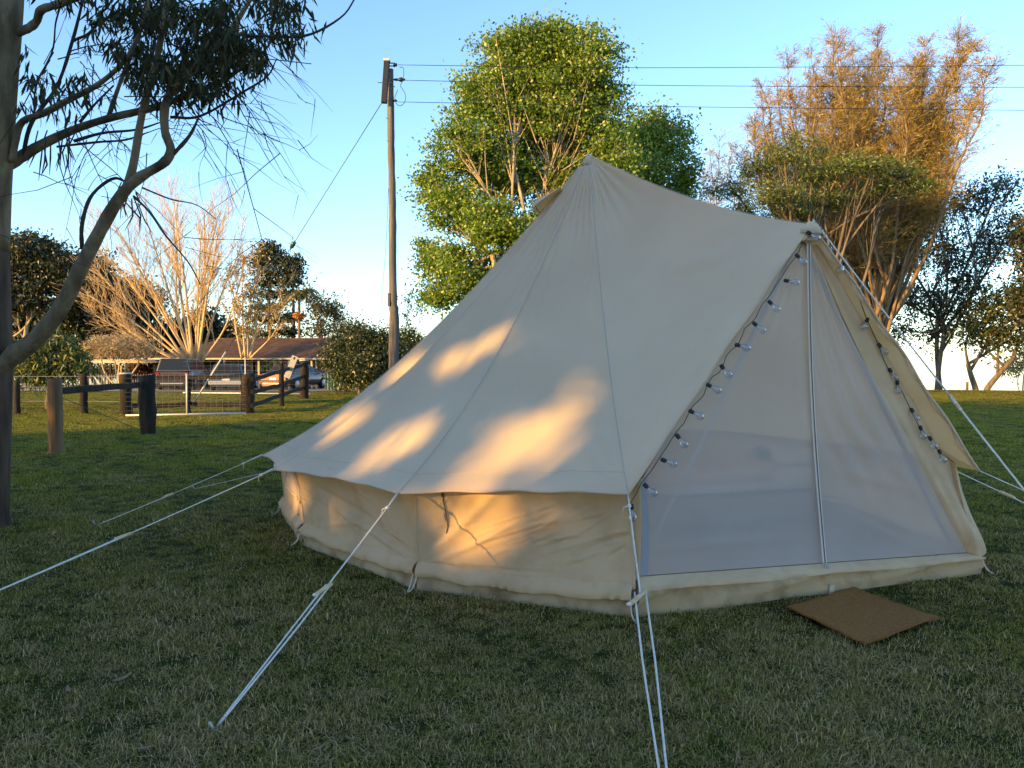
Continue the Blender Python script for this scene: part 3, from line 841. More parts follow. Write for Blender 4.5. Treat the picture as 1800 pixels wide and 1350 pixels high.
# ------------------------------------------------------------------ grass
def in_poly(x, y, poly):
    inside = np.zeros(len(x), bool)
    n = len(poly)
    for i in range(n):
        x0, y0 = poly[i][:2]; x1, y1 = poly[(i + 1) % n][:2]
        cnd = ((y0 > y) != (y1 > y)) & (x < (x1 - x0) * (y - y0) / (y1 - y0 + 1e-12) + x0)
        inside ^= cnd
    return inside

def grass_material():
    m, nt, out = new_mat('grass_blade')
    ge = N(nt, 'ShaderNodeNewGeometry')
    greenA = ramp(nt, ge.outputs['Random Per Island'], [(0.0, (0.058, 0.062, 0.010)), (0.45, (0.175, 0.180, 0.026)), (0.8, (0.34, 0.30, 0.06)), (1.0, (0.56, 0.47, 0.16))])
    greenB = ramp(nt, ge.outputs['Random Per Island'], [(0.0, (0.105, 0.14, 0.014)), (0.5, (0.235, 0.27, 0.028)), (1.0, (0.40, 0.40, 0.065))])
    straw = ramp(nt, ge.outputs['Random Per Island'], [(0.0, (0.085, 0.066, 0.020)), (0.4, (0.29, 0.215, 0.080)), (1.0, (0.70, 0.53, 0.27))])
    pos = N(nt, 'ShaderNodeNewGeometry').outputs['Position']
    big = noise(nt, 0.9, 5, vec=pos)
    fine = noise(nt, 7.0, 3, vec=pos)
    oi = N(nt, 'ShaderNodeObjectInfo')
    ad = N(nt, 'ShaderNodeMath', operation='ADD'); nt.links.new(big, ad.inputs[0]); nt.links.new(fine, ad.inputs[1])
    a2 = N(nt, 'ShaderNodeMath', operation='MULTIPLY_ADD'); nt.links.new(oi.outputs['Random'], a2.inputs[0]); a2.inputs[1].default_value = 0.45
    nt.links.new(ad.outputs[0], a2.inputs[2])
    # dry near the viewer, greener further out
    ln = N(nt, 'ShaderNodeVectorMath', operation='LENGTH'); nt.links.new(pos, ln.inputs[0])
    mr = N(nt, 'ShaderNodeMapRange'); mr.inputs[1].default_value = 2.5; mr.inputs[2].default_value = 11.0; mr.inputs[3].default_value = 0.20; mr.inputs[4].default_value = -0.10
    nt.links.new(ln.outputs['Value'], mr.inputs[0])
    a3 = N(nt, 'ShaderNodeMath', operation='ADD'); nt.links.new(a2.outputs[0], a3.inputs[0]); nt.links.new(mr.outputs[0], a3.inputs[1])
    fac = N(nt, 'ShaderNodeMapRange'); fac.inputs[1].default_value = 1.02; fac.inputs[2].default_value = 1.6
    nt.links.new(a3.outputs[0], fac.inputs[0])
    lush_lit = N(nt, 'ShaderNodeMapRange'); lush_lit.inputs[1].default_value = 6.0; lush_lit.inputs[2].default_value = 16.0  # far grass is lusher, and low sun on it is put into the colour
    nt.links.new(ln.outputs['Value'], lush_lit.inputs[0])
    gmx = N(nt, 'ShaderNodeMix', data_type='RGBA'); nt.links.new(lush_lit.outputs[0], gmx.inputs[0])
    nt.links.new(greenA, gmx.inputs[6]); nt.links.new(greenB, gmx.inputs[7]); green = gmx.outputs[2]
    mx = N(nt, 'ShaderNodeMix', data_type='RGBA')
    nt.links.new(fac.outputs[0], mx.inputs[0]); nt.links.new(green, mx.inputs[6]); nt.links.new(straw, mx.inputs[7])
    d = N(nt, 'ShaderNodeBsdfDiffuse'); nt.links.new(mx.outputs[2], d.inputs[0])
    t = N(nt, 'ShaderNodeBsdfTranslucent'); nt.links.new(mx.outputs[2], t.inputs[0])
    s = N(nt, 'ShaderNodeMixShader'); s.inputs[0].default_value = 0.3
    nt.links.new(d.outputs[0], s.inputs[1]); nt.links.new(t.outputs[0], s.inputs[2])
    nt.links.new(s.outputs[0], out.inputs[0])
    return m

def tuft_mesh(seed, n=46, rad=0.065, hmin=0.014, hmax=0.042, flat=False):
    r = np.random.default_rng(seed)
    a = r.uniform(0, 2 * math.pi, n); q = rad * np.sqrt(r.uniform(0, 1, n))
    root = np.stack([q * np.cos(a), q * np.sin(a), np.full(n, -0.004)], 1)
    L = r.uniform(hmin, hmax, n) * (1 + 0.9 * (r.uniform(size=n) > 0.9)); lean = r.uniform(0.3, 1.7, n) if not flat else r.uniform(1.3, 2.0, n)
    b = r.uniform(0, 2 * math.pi, n)
    dirv = np.stack([np.cos(b), np.sin(b), np.zeros(n)], 1)
    side = np.stack([-np.sin(b), np.cos(b), np.zeros(n)], 1)
    w = r.uniform(0.0012, 0.0025, n)[:, None]
    z = V(0, 0, 1)
    m1 = root + dirv * (L * 0.5 * np.sin(lean * 0.6))[:, None] + z * (L * 0.5 * np.cos(lean * 0.6))[:, None]
    tip = m1 + dirv * (L * 0.5 * np.sin(np.minimum(lean * 1.5, 1.7)))[:, None] + z * (L * 0.5 * np.cos(np.minimum(lean * 1.5, 1.7)))[:, None]
    v = np.stack([root - side * w, root + side * w, m1 + side * w * 0.85, m1 - side * w * 0.85, tip + side * w * 0.15, tip - side * w * 0.15], 1).reshape(-1, 3)
    i = np.arange(n)[:, None] * 6
    f = np.concatenate([i + np.array([[0, 1, 2, 3]]), i + np.array([[3, 2, 4, 5]])])
    return v, f

def build_grass():
    gm = grass_material()
    coll = bpy.data.collections.new('grass_tufts')
    for k in range(7):
        v, f = tuft_mesh(100 + k, n=46 if k < 5 else 22, hmin=0.014 if k < 5 else 0.04, hmax=0.042 if k < 5 else 0.085, flat=k >= 5)
        me = bpy.data.meshes.new('tuft')
        me.from_pydata(v.tolist(), [], f.tolist()); me.materials.append(gm)
        coll.objects.link(bpy.data.objects.new('tuft', me))
    r = np.random.default_rng(11)
    n = 95000
    ang = r.uniform(-0.80, 0.80, n)
    # radial density thins out with distance while the tufts get bigger
    u = r.uniform(0, 1, n)
    d0, d1 = 1.7, 48.0
    ex = 0.62
    d = (d0 ** ex + u * (d1 ** ex - d0 ** ex)) ** (1 / ex) if ex else d0
    m2 = 34000                                   # the lawn goes on to either side and behind the viewer
    a2 = r.uniform(0.80, math.pi, m2) * np.where(r.uniform(size=m2) > 0.5, 1, -1)
    d2 = (1.0 + r.uniform(0, 1, m2) * (13.0 ** ex - 1.0)) ** (1 / ex)
    a1 = r.uniform(-0.8, 0.8, 3000); d1b = r.uniform(0.3, 1.7, 3000)
    ang = np.concatenate([ang, a2, a1]); d = np.concatenate([d, d2, d1b])
    x = d * np.sin(ang); y = d * np.cos(ang)
    keep = ~in_poly(x, y, [(b[0] * 0.985 + cen[0] * 0.015, b[1] * 0.985 + cen[1] * 0.015) for b in BASES])
    mc = sum(mat_c) / 4
    keep &= ~in_poly(x, y, [c * 0.95 + mc * 0.05 for c in mat_c])
    keep &= (y < 38.7) | (x > -7)
    x, y, d = x[keep], y[keep], d[keep]
    nrm = r.uniform(0.7, 1.3, len(x)) * (0.92 + 0.22 * np.sin(x * 1.7 + 2 * np.sin(y * 1.1)) * np.sin(y * 2.1 + 1.5 * np.sin(x * 0.9)) + 0.12 * np.sin(x * 6.1 + y * 4.7))
    sc = nrm * (0.80 + np.maximum(d - 2.5, 0) * 0.075)
    me = bpy.data.meshes.new('grass')
    co = np.stack([x, y, ground_z(x, y) - 0.002], 1).astype(np.float32)
    me.vertices.add(len(x)); me.vertices.foreach_set('co', co.ravel())
    a = me.attributes.new('rotz', 'FLOAT_VECTOR', 'POINT')
    rt = np.zeros((len(x), 3), np.float32); rt[:, 2] = r.uniform(0, 6.28, len(x)); a.data.foreach_set('vector', rt.ravel())
    a = me.attributes.new('size', 'FLOAT_VECTOR', 'POINT')
    zs = sc * (0.80 / (0.8 + np.maximum(d - 4, 0) * 0.05))
    a.data.foreach_set('vector', np.stack([sc, sc, zs], 1).astype(np.float32).ravel())
    a = me.attributes.new('pick', 'INT', 'POINT')
    pk = r.integers(0, 5, len(x)); sel = r.uniform(size=len(x)) > 0.92; pk[sel] = r.integers(5, 7, sel.sum())
    a.data.foreach_set('value', pk.astype(np.int32))
    o = bpy.data.objects.new('grass', me); COL.objects.link(o)
    tag(o, 'short green and straw coloured lawn grass', 'grass', kind='stuff')
    ng = bpy.data.node_groups.new('grass_spread', 'GeometryNodeTree')
    ng.interface.new_socket('Geometry', in_out='INPUT', socket_type='NodeSocketGeometry')
    ng.interface.new_socket('Geometry', in_out='OUTPUT', socket_type='NodeSocketGeometry')
    gi = ng.nodes.new('NodeGroupInput'); go = ng.nodes.new('NodeGroupOutput')
    ci = ng.nodes.new('GeometryNodeCollectionInfo'); ci.inputs['Collection'].default_value = coll
    ci.inputs['Separate Children'].default_value = True; ci.inputs['Reset Children'].default_value = True
    ip = ng.nodes.new('GeometryNodeInstanceOnPoints'); ip.inputs['Pick Instance'].default_value = True
    def attr(nm, ty):
        q = ng.nodes.new('GeometryNodeInputNamedAttribute'); q.data_type = ty; q.inputs['Name'].default_value = nm
        return [s for s in q.outputs if s.enabled and s.name == 'Attribute'][0]
    e2r = ng.nodes.new('FunctionNodeEulerToRotation')
    ng.links.new(gi.outputs[0], ip.inputs['Points']); ng.links.new(ci.outputs[0], ip.inputs['Instance'])
    ng.links.new(attr('pick', 'INT'), ip.inputs['Instance Index'])
    ng.links.new(attr('rotz', 'FLOAT_VECTOR'), e2r.inputs[0]); ng.links.new(e2r.outputs[0], ip.inputs['Rotation'])
    ng.links.new(attr('size', 'FLOAT_VECTOR'), ip.inputs['Scale'])
    ng.links.new(ip.outputs[0], go.inputs[0])
    md = o.modifiers.new('spread', 'NODES'); md.node_group = ng
build_grass()

# fallen leaves on the near lawn
def fallen_leaves():
    fm = leaf_mat('dry_leaf', [(0.0, (0.14, 0.075, 0.035)), (1.0, (0.30, 0.19, 0.10))], 0.1)
    spots = [(215, 1205, 0.9, 0.075), (120, 1225, 2.2, 0.05), (255, 1330, 0.2, 0.05), (130, 1255, 1.2, 0.04), (690, 1295, 2.4, 0.035), (1110, 1240, 0.5, 0.035), (245, 1097, 1.4, 0.04), (1780, 900, 0.2, 0.06), (560, 1330, 0.6, 0.04), (60, 1310, 2.0, 0.045), (880, 1180, 1.0, 0.035), (1350, 1290, 2.6, 0.04)]
    near = ['the largest of the curled dry leaves, on the lawn at lower left', 'dry leaf flat on the grass left of the largest curled leaf', 'dry leaf on the grass at the bottom edge, left of the rope peg', 'small dry leaf below the one left of the largest curled leaf', 'small dry leaf on the grass between the two front ropes', 'small dry leaf on the grass just left of the doubled front rope', 'small dry leaf upslope of the largest curled leaf', 'dry leaf on the grass right of the tent', 'dry leaf on the grass right of the front left rope peg', 'dry leaf in the bottom left corner of the lawn', 'small dry leaf on the grass below the front wall of the tent', 'dry leaf on the grass below and left of the doormat']
    for (px, py, a, s), lb in list(zip(spots, near))[:9]:
        s = s * 0.62
        p = G(px, py) + V(0, 0, 0.03)
        d = V(math.cos(a), math.sin(a), 0.12); w = V(-math.sin(a), math.cos(a), 0)
        g = []
        for i, t in enumerate(np.linspace(0, 1, 7)):
            wd = s * 0.28 * math.sin(min(1, t * 1.08) * math.pi) ** 0.8 + 0.001
            c = p + d * (t - 0.5) * s * 2 + V(0, 0, 0.25 * s * (2 * t - 1) ** 2)
            g.append([c - w * wd + V(0, 0, 0.2 * wd), c, c + w * wd + V(0, 0, 0.3 * wd)])
        o = MB().grid(np.array(g)).build('fallen_leaf', fm, None, True)
        tag(o, lb, 'leaf', 'fallen leaves on the lawn')
fallen_leaves()

# ------------------------------------------------------------------ trees
def limb_curve(a, b, bend, r):
    m = (a + b) / 2 + r.normal(size=3) * bend * np.linalg.norm(b - a) + V(0, 0, -0.06 * np.linalg.norm(b - a))
    return catmull([a, m, b], 9)

def crown_tree(name, label, base, fork, r0, lobes, nclump, per, L, W, clump_r, leafm, barkm, seed, group=None, cat='tree',
               flat=1.0, shell=0.45, up=0.0, droop=0.1, twig=0.012, limb_scale=0.42, reject=None, stems=1, twig_share=1.0, dirbias=None, limb_z=0.0):
    r = np.random.default_rng(seed)
    base = np.asarray(base, float); fork = np.asarray(fork, float)
    t = thing(name, label, cat, tuple(float(k) for k in base), group)
    mb = MB()
    tops = []
    for s in range(stems):
        off = V(0, 0, 0) if stems == 1 else np.append(r.normal(size=2) * r0 * 1.6, 0)
        b = base + off; f = fork + off * 3 + (V(0, 0, 0) if s == 0 else r.normal(size=3) * r0 * 2)
        mid = (b + f) / 2 + r.normal(size=3) * V(1, 1, 0) * np.linalg.norm(f - b) * 0.04
        rr = r0 * (1 if stems == 1 else 0.6)
        c = catmull([b - V(0, 0, 0.25), b + V(0, 0, 0.1), mid, f], 12)
        mb.tube(c, np.concatenate([[rr * 1.35, rr * 1.2], np.linspace(rr, rr * 0.72, 10)]), 9)
        tops.append((c, rr))
    limbs = []
    for k, (lc, lr) in enumerate(lobes):
        c, rr = tops[k % len(tops)]
        st = c[r.integers(7, 12)] if k % 3 else c[-1]
        end = lc + V(0, 0, lr[2] * 0.55)
        q = catmull([st, st * 0.55 + lc * 0.45 + r.normal(size=3) * np.linalg.norm(lc - st) * 0.06 + V(0, 0, limb_z), lc + r.normal(size=3) * lr * 0.1, end], 14)
        w = rr * limb_scale * r.uniform(0.75, 1.2)
        mb.tube(q, np.linspace(w, max(w * 0.16, 0.012), 14), 6)
        limbs.append((q, lc, lr))
    vol = np.array([np.prod(l[1]) ** (2 / 3) for l in lobes]); vol = vol / vol.sum()
    cl, tw0, tw1 = [], [], []
    for (q, lc, lr), s in zip(limbs, vol):
        k = max(3, int(nclump * s))
        d = rand_dirs(k, r)
        rad = (shell + (1 - shell) * r.uniform(0, 1, k)) ** 0.6 * r.uniform(0.72, 1.1, k)
        p = lc + d * rad[:, None] * lr
        cl.append(p)
        j = r.integers(5, 14, k)
        src = q[j]
        near = r.uniform(size=k) < twig_share
        midp = src * 0.5 + p * 0.5 + r.normal(size=(k, 3)) * 0.08 * np.linalg.norm(p - src, axis=1, keepdims=True)
        tw0 += [src[near], midp[near]]; tw1 += [midp[near], p[near]]
    cl = np.vstack(cl)
    mb.build('trunk', barkm, t, True)
    a0, a1 = np.vstack(tw0), np.vstack(tw1)
    v, f = prisms(a0, a1, np.full(len(a0), twig), np.full(len(a0), twig * 0.55))
    br = mesh_np('branches', v, f, barkm, t, True)
    csz = r.uniform(0.6, 1.35, len(cl))
    pp = np.repeat(cl, per, axis=0); cs = np.repeat(csz, per)
    g = r.normal(size=(len(pp), 3)) * V(1, 1, flat) * clump_r * cs[:, None] * 0.55
    pp = pp + g
    d = rand_dirs(len(pp), r) + V(0, 0, up)
    if dirbias is not None: d = d * 0.45 + g / (np.linalg.norm(g, axis=1, keepdims=True) + 1e-6) * dirbias + V(0, 0, up)
    d /= np.linalg.norm(d, axis=1, keepdims=True)
    if reject is not None:
        k = ~reject(pp); pp, d = pp[k], d[k]
    n = len(pp)
    v, f = leaf_quads(pp, d, perp(d, r), L * r.uniform(0.6, 1.3, n), W * r.uniform(0.7, 1.3, n), droop)
    cr = mesh_np('crown', v, f, leafm, t)
    return t

def lob(px, py, d, rx, ry, depth=None):     # a crown lobe from photo position and pixel radii
    s = d / FPX
    return (P(px, py, d), V(rx * s, (depth if depth else rx * s * 0.8), ry * s))

# big fresh green tree behind the tent
BT = 30.0
lobes = [lob(*a) for a in [
    (960, 75, BT, 65, 48), (905, 110, BT, 70, 60), (1030, 110, BT - .6, 62, 62), (860, 180, BT, 70, 65), (970, 190, BT + 0.2, 95, 80), (1060, 200, BT, 45, 75),
    (820, 260, BT - .6, 62, 60), (900, 290, BT + 0.6, 85, 70), (1010, 300, BT + 0.6, 85, 70), (1080, 285, BT - .5, 40, 60), (765, 325, BT, 40, 38), (800, 370, BT - 1, 60, 48), (875, 400, BT - 2, 70, 50),
    (770, 470, BT - .5, 38, 35), (820, 470, BT - 1.5, 55, 45), (775, 515, BT - .6, 38, 32), (870, 500, BT, 60, 50), (760, 440, BT + .5, 26, 20), (980, 420, BT - 1, 90, 60), (1060, 400, BT, 60, 60)]]
crown_tree('green_tree', 'tall rounded tree with fresh green leaves behind the tent peak', (P(925, 640, BT)[0], BT - 1.5, 0), P(925, 470, BT - 1.0), 0.21, lobes,
           1080, 120, 0.135, 0.088, 0.55, M['laurel_leaf'], M['pale_bark'], 21, shell=0.35, twig=0.030, limb_scale=0.6, stems=7, flat=0.55)
lobes = [lob(*a) for a in [(1140, 230, 36, 38, 45), (1180, 245, 36, 36, 42), (1195, 300, 36, 30, 45), (1145, 300, 35.5, 50, 45), (1110, 330, 36, 45, 40), (1170, 350, 36, 45, 30), (1200, 335, 36, 24, 30), (1120, 260, 36, 30, 40)]]
crown_tree('green_tree', 'smaller dark green tree right of the tall one, touching the tent ridge', (P(1140, 640, 36)[0], 36, 0), P(1142, 430, 36), 0.2, lobes,
           170, 120, 0.15, 0.10, 0.55, M['laurel_leaf'], M['pale_bark'], 22, twig=0.022, limb_scale=0.4, stems=2)

# sheoak: upright feathery plumes
CT = 40.0
def plume_tree(name, label, base, r0, plumes, per, seed, leafm, barkm, fork_z, d, group=None, stems=5, L=0.30, W=0.022):
    r = np.random.default_rng(seed)
    t = thing(name, label, 'tree', tuple(float(k) for k in base), group)
    mb = MB(); base = np.asarray(base, float)
    stems_c = []
    for s in range(stems):
        a = r.uniform(0, 6.28)
        b = base + V(math.cos(a), math.sin(a), 0) * r0 * 0.5
        f = base + V(math.cos(a) * r0 * 2.4, math.sin(a) * r0 * 2.4, fork_z)
        c = catmull([b - V(0, 0, 0.3), b * 0.6 + f * 0.4 + r.normal(size=3) * 0.15, f], 10)
        mb.tube(c, np.linspace(r0 * 0.75, r0 * 0.4, 10), 8); stems_c.append(c)
    roots, dirs, a0, a1, q0, q1 = [], [], [], [], [], []
    for k, (px, py, ln, wd, tx) in enumerate(plumes):     # tip, length and width in pixels, lean
        s = d / FPX
        tip = P(px, py, d) + V(0, r.normal() * 1.6, 0)
        low = tip + V(-tx * s, -tip[1] * 0 + r.normal() * 0.3, -ln * s)
        st = stems_c[k % stems][r.integers(6, 10)]
        q = catmull([st, st * 0.5 + low * 0.5 + V(0, 0, -0.2) + r.normal(size=3) * 0.2, low, low * 0.5 + tip * 0.5 + r.normal(size=3) * 0.3, tip], 26)
        mb.tube(q, np.linspace(r0 * 0.34, 0.012, 26), 5)
        nb = int(ln * wd * per / 900) + 12
        for _ in range(nb):
            tt = r.uniform(0.36, 1.0)
            i = int(tt * 25); p = q[i]
            w = wd * s * (1.35 - tt) * 2.0 + 0.12
            di = rand_dirs(1, r)[0]; di[2] = abs(di[2]) * 0.9 + 0.22; di = unit(di)
            e = p + di * w * r.uniform(0.35, 1.1)
            a0.append(p); a1.append(e)
            m = 16
            rt = p + (e - p) * r.uniform(0.25, 1.05, (m, 1)) + r.normal(size=(m, 3)) * 0.06
            dd = di * 0.9 + rand_dirs(m, r) * 0.75
            roots.append(rt); dirs.append(dd / np.linalg.norm(dd, axis=1, keepdims=True))
    mb.build('trunk', barkm, t, True)
    v, f = prisms(np.array(a0), np.array(a1), np.full(len(a0), 0.014), np.full(len(a0), 0.005))
    mesh_np('branches', v, f, barkm, t, True)
    rt, dd = np.vstack(roots), np.vstack(dirs); n = len(rt)
    v, f = leaf_quads(rt, dd, perp(dd, r), L * r.uniform(0.6, 1.3, n), W * r.uniform(0.7, 1.4, n), 0.12)
    mesh_np('crown', v, f, leafm, t)
    return t
pl = [(1378, 100, 150, 30, -12), (1402, 110, 170, 24, -10), (1470, 55, 250, 42, -14), (1523, 58, 240, 36, 0), (1555, 75, 250, 44, 6), (1584, 58, 230, 40, 14), (1615, 75, 250, 36, 22), (1655, 70, 260, 46, 42), (1690, 85, 250, 40, 70), (1722, 120, 240, 40, 105), (1715, 180, 220, 40, 110),
      (1440, 130, 220, 44, -22), (1370, 160, 180, 40, -30), (1360, 210, 150, 34, -30), (1500, 140, 220, 56, 0), (1560, 160, 210, 56, 12), (1610, 160, 220, 50, 30), (1660, 190, 200, 46, 60),
      (1430, 220, 190, 50, -20), (1480, 250, 170, 60, -6), (1540, 250, 170, 60, 10), (1600, 250, 170, 56, 34), (1650, 260, 150, 46, 60), (1690, 270, 140, 36, 85), (1400, 270, 150, 46, -30), (1500, 320, 130, 60, 0), (1570, 320, 130, 60, 20), (1630, 330, 110, 50, 50)]
plume_tree('sheoak_tree', 'tall feathery orange brown sheoak behind the doorway side of the tent', (P(1528, 690, CT)[0], CT, float(ground_z(P(1528, 690, CT)[0], CT))), 0.34, pl + [(x + dx, y + dy, ln * 0.8, wd * 0.8, tx + dx * 0.6) for x, y, ln, wd, tx in pl for dx, dy in ((-34, 24), (30, 46)) if x + dx < 1700], 19, 31, M['oak_leaf'], M['red_bark'], 3.4, CT, stems=6)
pl = pl
pl2 = [(1288, 212, 110, 26, 4), (1262, 245, 110, 22, -10), (1305, 240, 100, 20, 10), (1250, 290, 90, 22, -14), (1285, 280, 100, 26, 0), (1308, 300, 90, 22, 8)]
plume_tree('sheoak_tree', 'slim sparse sheoak standing alone left of the tall orange one', (P(1285, 690, 46)[0], 46, 0), 0.14, pl2, 16, 33, M['oak_leaf'], M['grey_bark'], 4.5, 46, stems=2)

# green layered tree in front of the sheoak
FT = 34.0
lobes = [lob(*a) for a in [(1285, 330, FT, 42, 24), (1330, 300, FT, 45, 26), (1385, 275, FT - 1, 45, 22), (1395, 248, FT, 26, 14), (1345, 280, FT, 24, 18), (1500, 280, FT, 30, 14), (1445, 270, FT + .5, 26, 14), (1360, 345, FT - 1, 55, 24), (1430, 310, FT - .6, 50, 20), (1480, 295, FT - 1, 50, 16), (1540, 290, FT - 1, 50, 18), (1590, 300, FT - .5, 40, 20), (1615, 330, FT, 34, 22), (1560, 330, FT, 46, 16), (1450, 350, FT, 60, 22), (1300, 365, FT, 35, 16), (1400, 380, FT, 50, 20)]]
crown_tree('feathery_tree', 'spreading tree with flat layers of feathery green leaves above the tent ridge', (P(1450, 690, FT)[0], FT, 0), P(1445, 470, FT), 0.28, lobes,
           330, 58, 0.18, 0.045, 0.70, M['fern_leaf'], M['grey_bark'], 41, flat=0.34, twig=0.022, stems=3, limb_scale=0.45, shell=0.2)

# trees on the crest at right
RT = 44.0
gz = lambda px, d: float(ground_z(P(px, 690, d)[0], d))
lobes = [lob(*a) for a in [(1640, 380, RT, 60, 38), (1700, 355, RT, 50, 38), (1760, 330, RT, 48, 30), (1590, 440, RT, 45, 45), (1660, 450, RT, 60, 45), (1730, 430, RT, 55, 45), (1600, 525, RT - 1, 50, 40), (1650, 530, RT - 1, 55, 36), (1700, 500, RT, 45, 40), (1590, 585, RT, 32, 28), (1640, 590, RT, 36, 22), (1780, 400, RT, 40, 40)]]
crown_tree('crest_tree', 'open thin leaved tree with a straight twin trunk on the crest right of the tent', (P(1655, 690, RT)[0], RT, gz(1655, RT)), P(1656, 560, RT), 0.24, lobes,
           620, 17, 0.24, 0.10, 0.6, M['dull_leaf'], M['grey_bark'], 51, twig=0.022, stems=2, limb_scale=0.55, shell=0.2)
lobes = [lob(*a) for a in [(1725, 545, RT - 2, 50, 35), (1785, 530, RT - 2, 50, 38), (1745, 590, RT - 2, 50, 26), (1800, 590, RT - 2, 40, 26), (1850, 560, RT - 2, 60, 40), (1700, 580, RT - 2, 28, 22)]]
crown_tree('crest_tree', 'low dense dark green tree with a forked leaning trunk at the right edge', (P(1728, 690, RT - 2)[0], RT - 2, gz(1728, RT - 2)), P(1742, 640, RT - 2), 0.27, lobes,
           260, 32, 0.22, 0.11, 0.55, M['hedge_leaf'], M['grey_bark'], 52, twig=0.025, stems=2, limb_scale=0.6)
lobes = [lob(*a) for a in [(1815, 430, 38, 36, 40), (1830, 490, 38, 40, 45), (1850, 380, 38, 40, 40), (1810, 535, 38, 28, 26)]]
crown_tree('crest_tree', 'brownish dense tree cut off by the right edge of the picture', (P(1880, 690, 38)[0], 38, gz(1880, 38)), P(1870, 560, 38), 0.25, lobes,
           260, 40, 0.26, 0.10, 0.6, M['dull_leaf'], M['grey_bark'], 53, twig=0.025)
lobes = [lob(*a) for a in [(1775, 645, 60, 22, 14), (1800, 630, 60, 26, 20), (1830, 640, 60, 30, 20)]]
crown_tree('golden_shrub', 'sunlit golden shrub low beyond the crest at the right edge', (P(1800, 690, 60)[0], 60, gz(1800, 60)), P(1800, 660, 60), 0.08, lobes,
           90, 24, 0.22, 0.10, 0.5, M['gold_leaf'], M['bare_bark'], 54, cat='shrub', twig=0.02)

# left background ----------------------------------------------------
LT = 62.0
lobes = [lob(*a) for a in [(40, 440, LT, 60, 34), (85, 450, LT, 50, 34), (120, 475, LT, 50, 30), (20, 480, LT, 60, 40), (75, 490, LT, 60, 34), (-30, 460, LT, 50, 40), (140, 505, LT, 40, 24), (30, 525, LT, 60, 26)]]
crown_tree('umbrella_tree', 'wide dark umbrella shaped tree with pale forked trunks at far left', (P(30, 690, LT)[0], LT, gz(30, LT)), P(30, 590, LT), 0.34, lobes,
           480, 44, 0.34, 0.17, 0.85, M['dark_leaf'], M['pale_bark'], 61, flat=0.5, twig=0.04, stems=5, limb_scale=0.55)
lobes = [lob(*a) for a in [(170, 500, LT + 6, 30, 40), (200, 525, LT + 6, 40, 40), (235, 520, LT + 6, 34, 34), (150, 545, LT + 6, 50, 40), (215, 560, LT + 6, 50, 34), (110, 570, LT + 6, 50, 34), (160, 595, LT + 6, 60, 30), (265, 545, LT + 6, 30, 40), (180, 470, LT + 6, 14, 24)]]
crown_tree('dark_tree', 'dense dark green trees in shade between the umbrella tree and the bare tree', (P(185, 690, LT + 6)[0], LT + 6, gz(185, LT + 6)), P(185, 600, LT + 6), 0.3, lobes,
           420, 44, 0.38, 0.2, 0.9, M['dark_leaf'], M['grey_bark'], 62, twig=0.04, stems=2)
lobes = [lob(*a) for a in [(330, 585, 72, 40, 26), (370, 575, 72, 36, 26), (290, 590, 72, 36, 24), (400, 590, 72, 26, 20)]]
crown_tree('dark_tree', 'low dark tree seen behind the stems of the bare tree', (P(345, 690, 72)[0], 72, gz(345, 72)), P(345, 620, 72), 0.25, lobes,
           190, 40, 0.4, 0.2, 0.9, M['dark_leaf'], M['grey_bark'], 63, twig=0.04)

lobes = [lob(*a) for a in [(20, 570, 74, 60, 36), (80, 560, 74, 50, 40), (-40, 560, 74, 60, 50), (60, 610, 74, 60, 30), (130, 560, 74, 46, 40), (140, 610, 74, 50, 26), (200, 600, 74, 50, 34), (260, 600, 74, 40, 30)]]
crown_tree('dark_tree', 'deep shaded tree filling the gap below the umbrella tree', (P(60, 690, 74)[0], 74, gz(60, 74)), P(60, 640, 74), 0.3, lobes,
           420, 40, 0.42, 0.22, 0.95, M['dark_leaf'], M['grey_bark'], 64, twig=0.03)

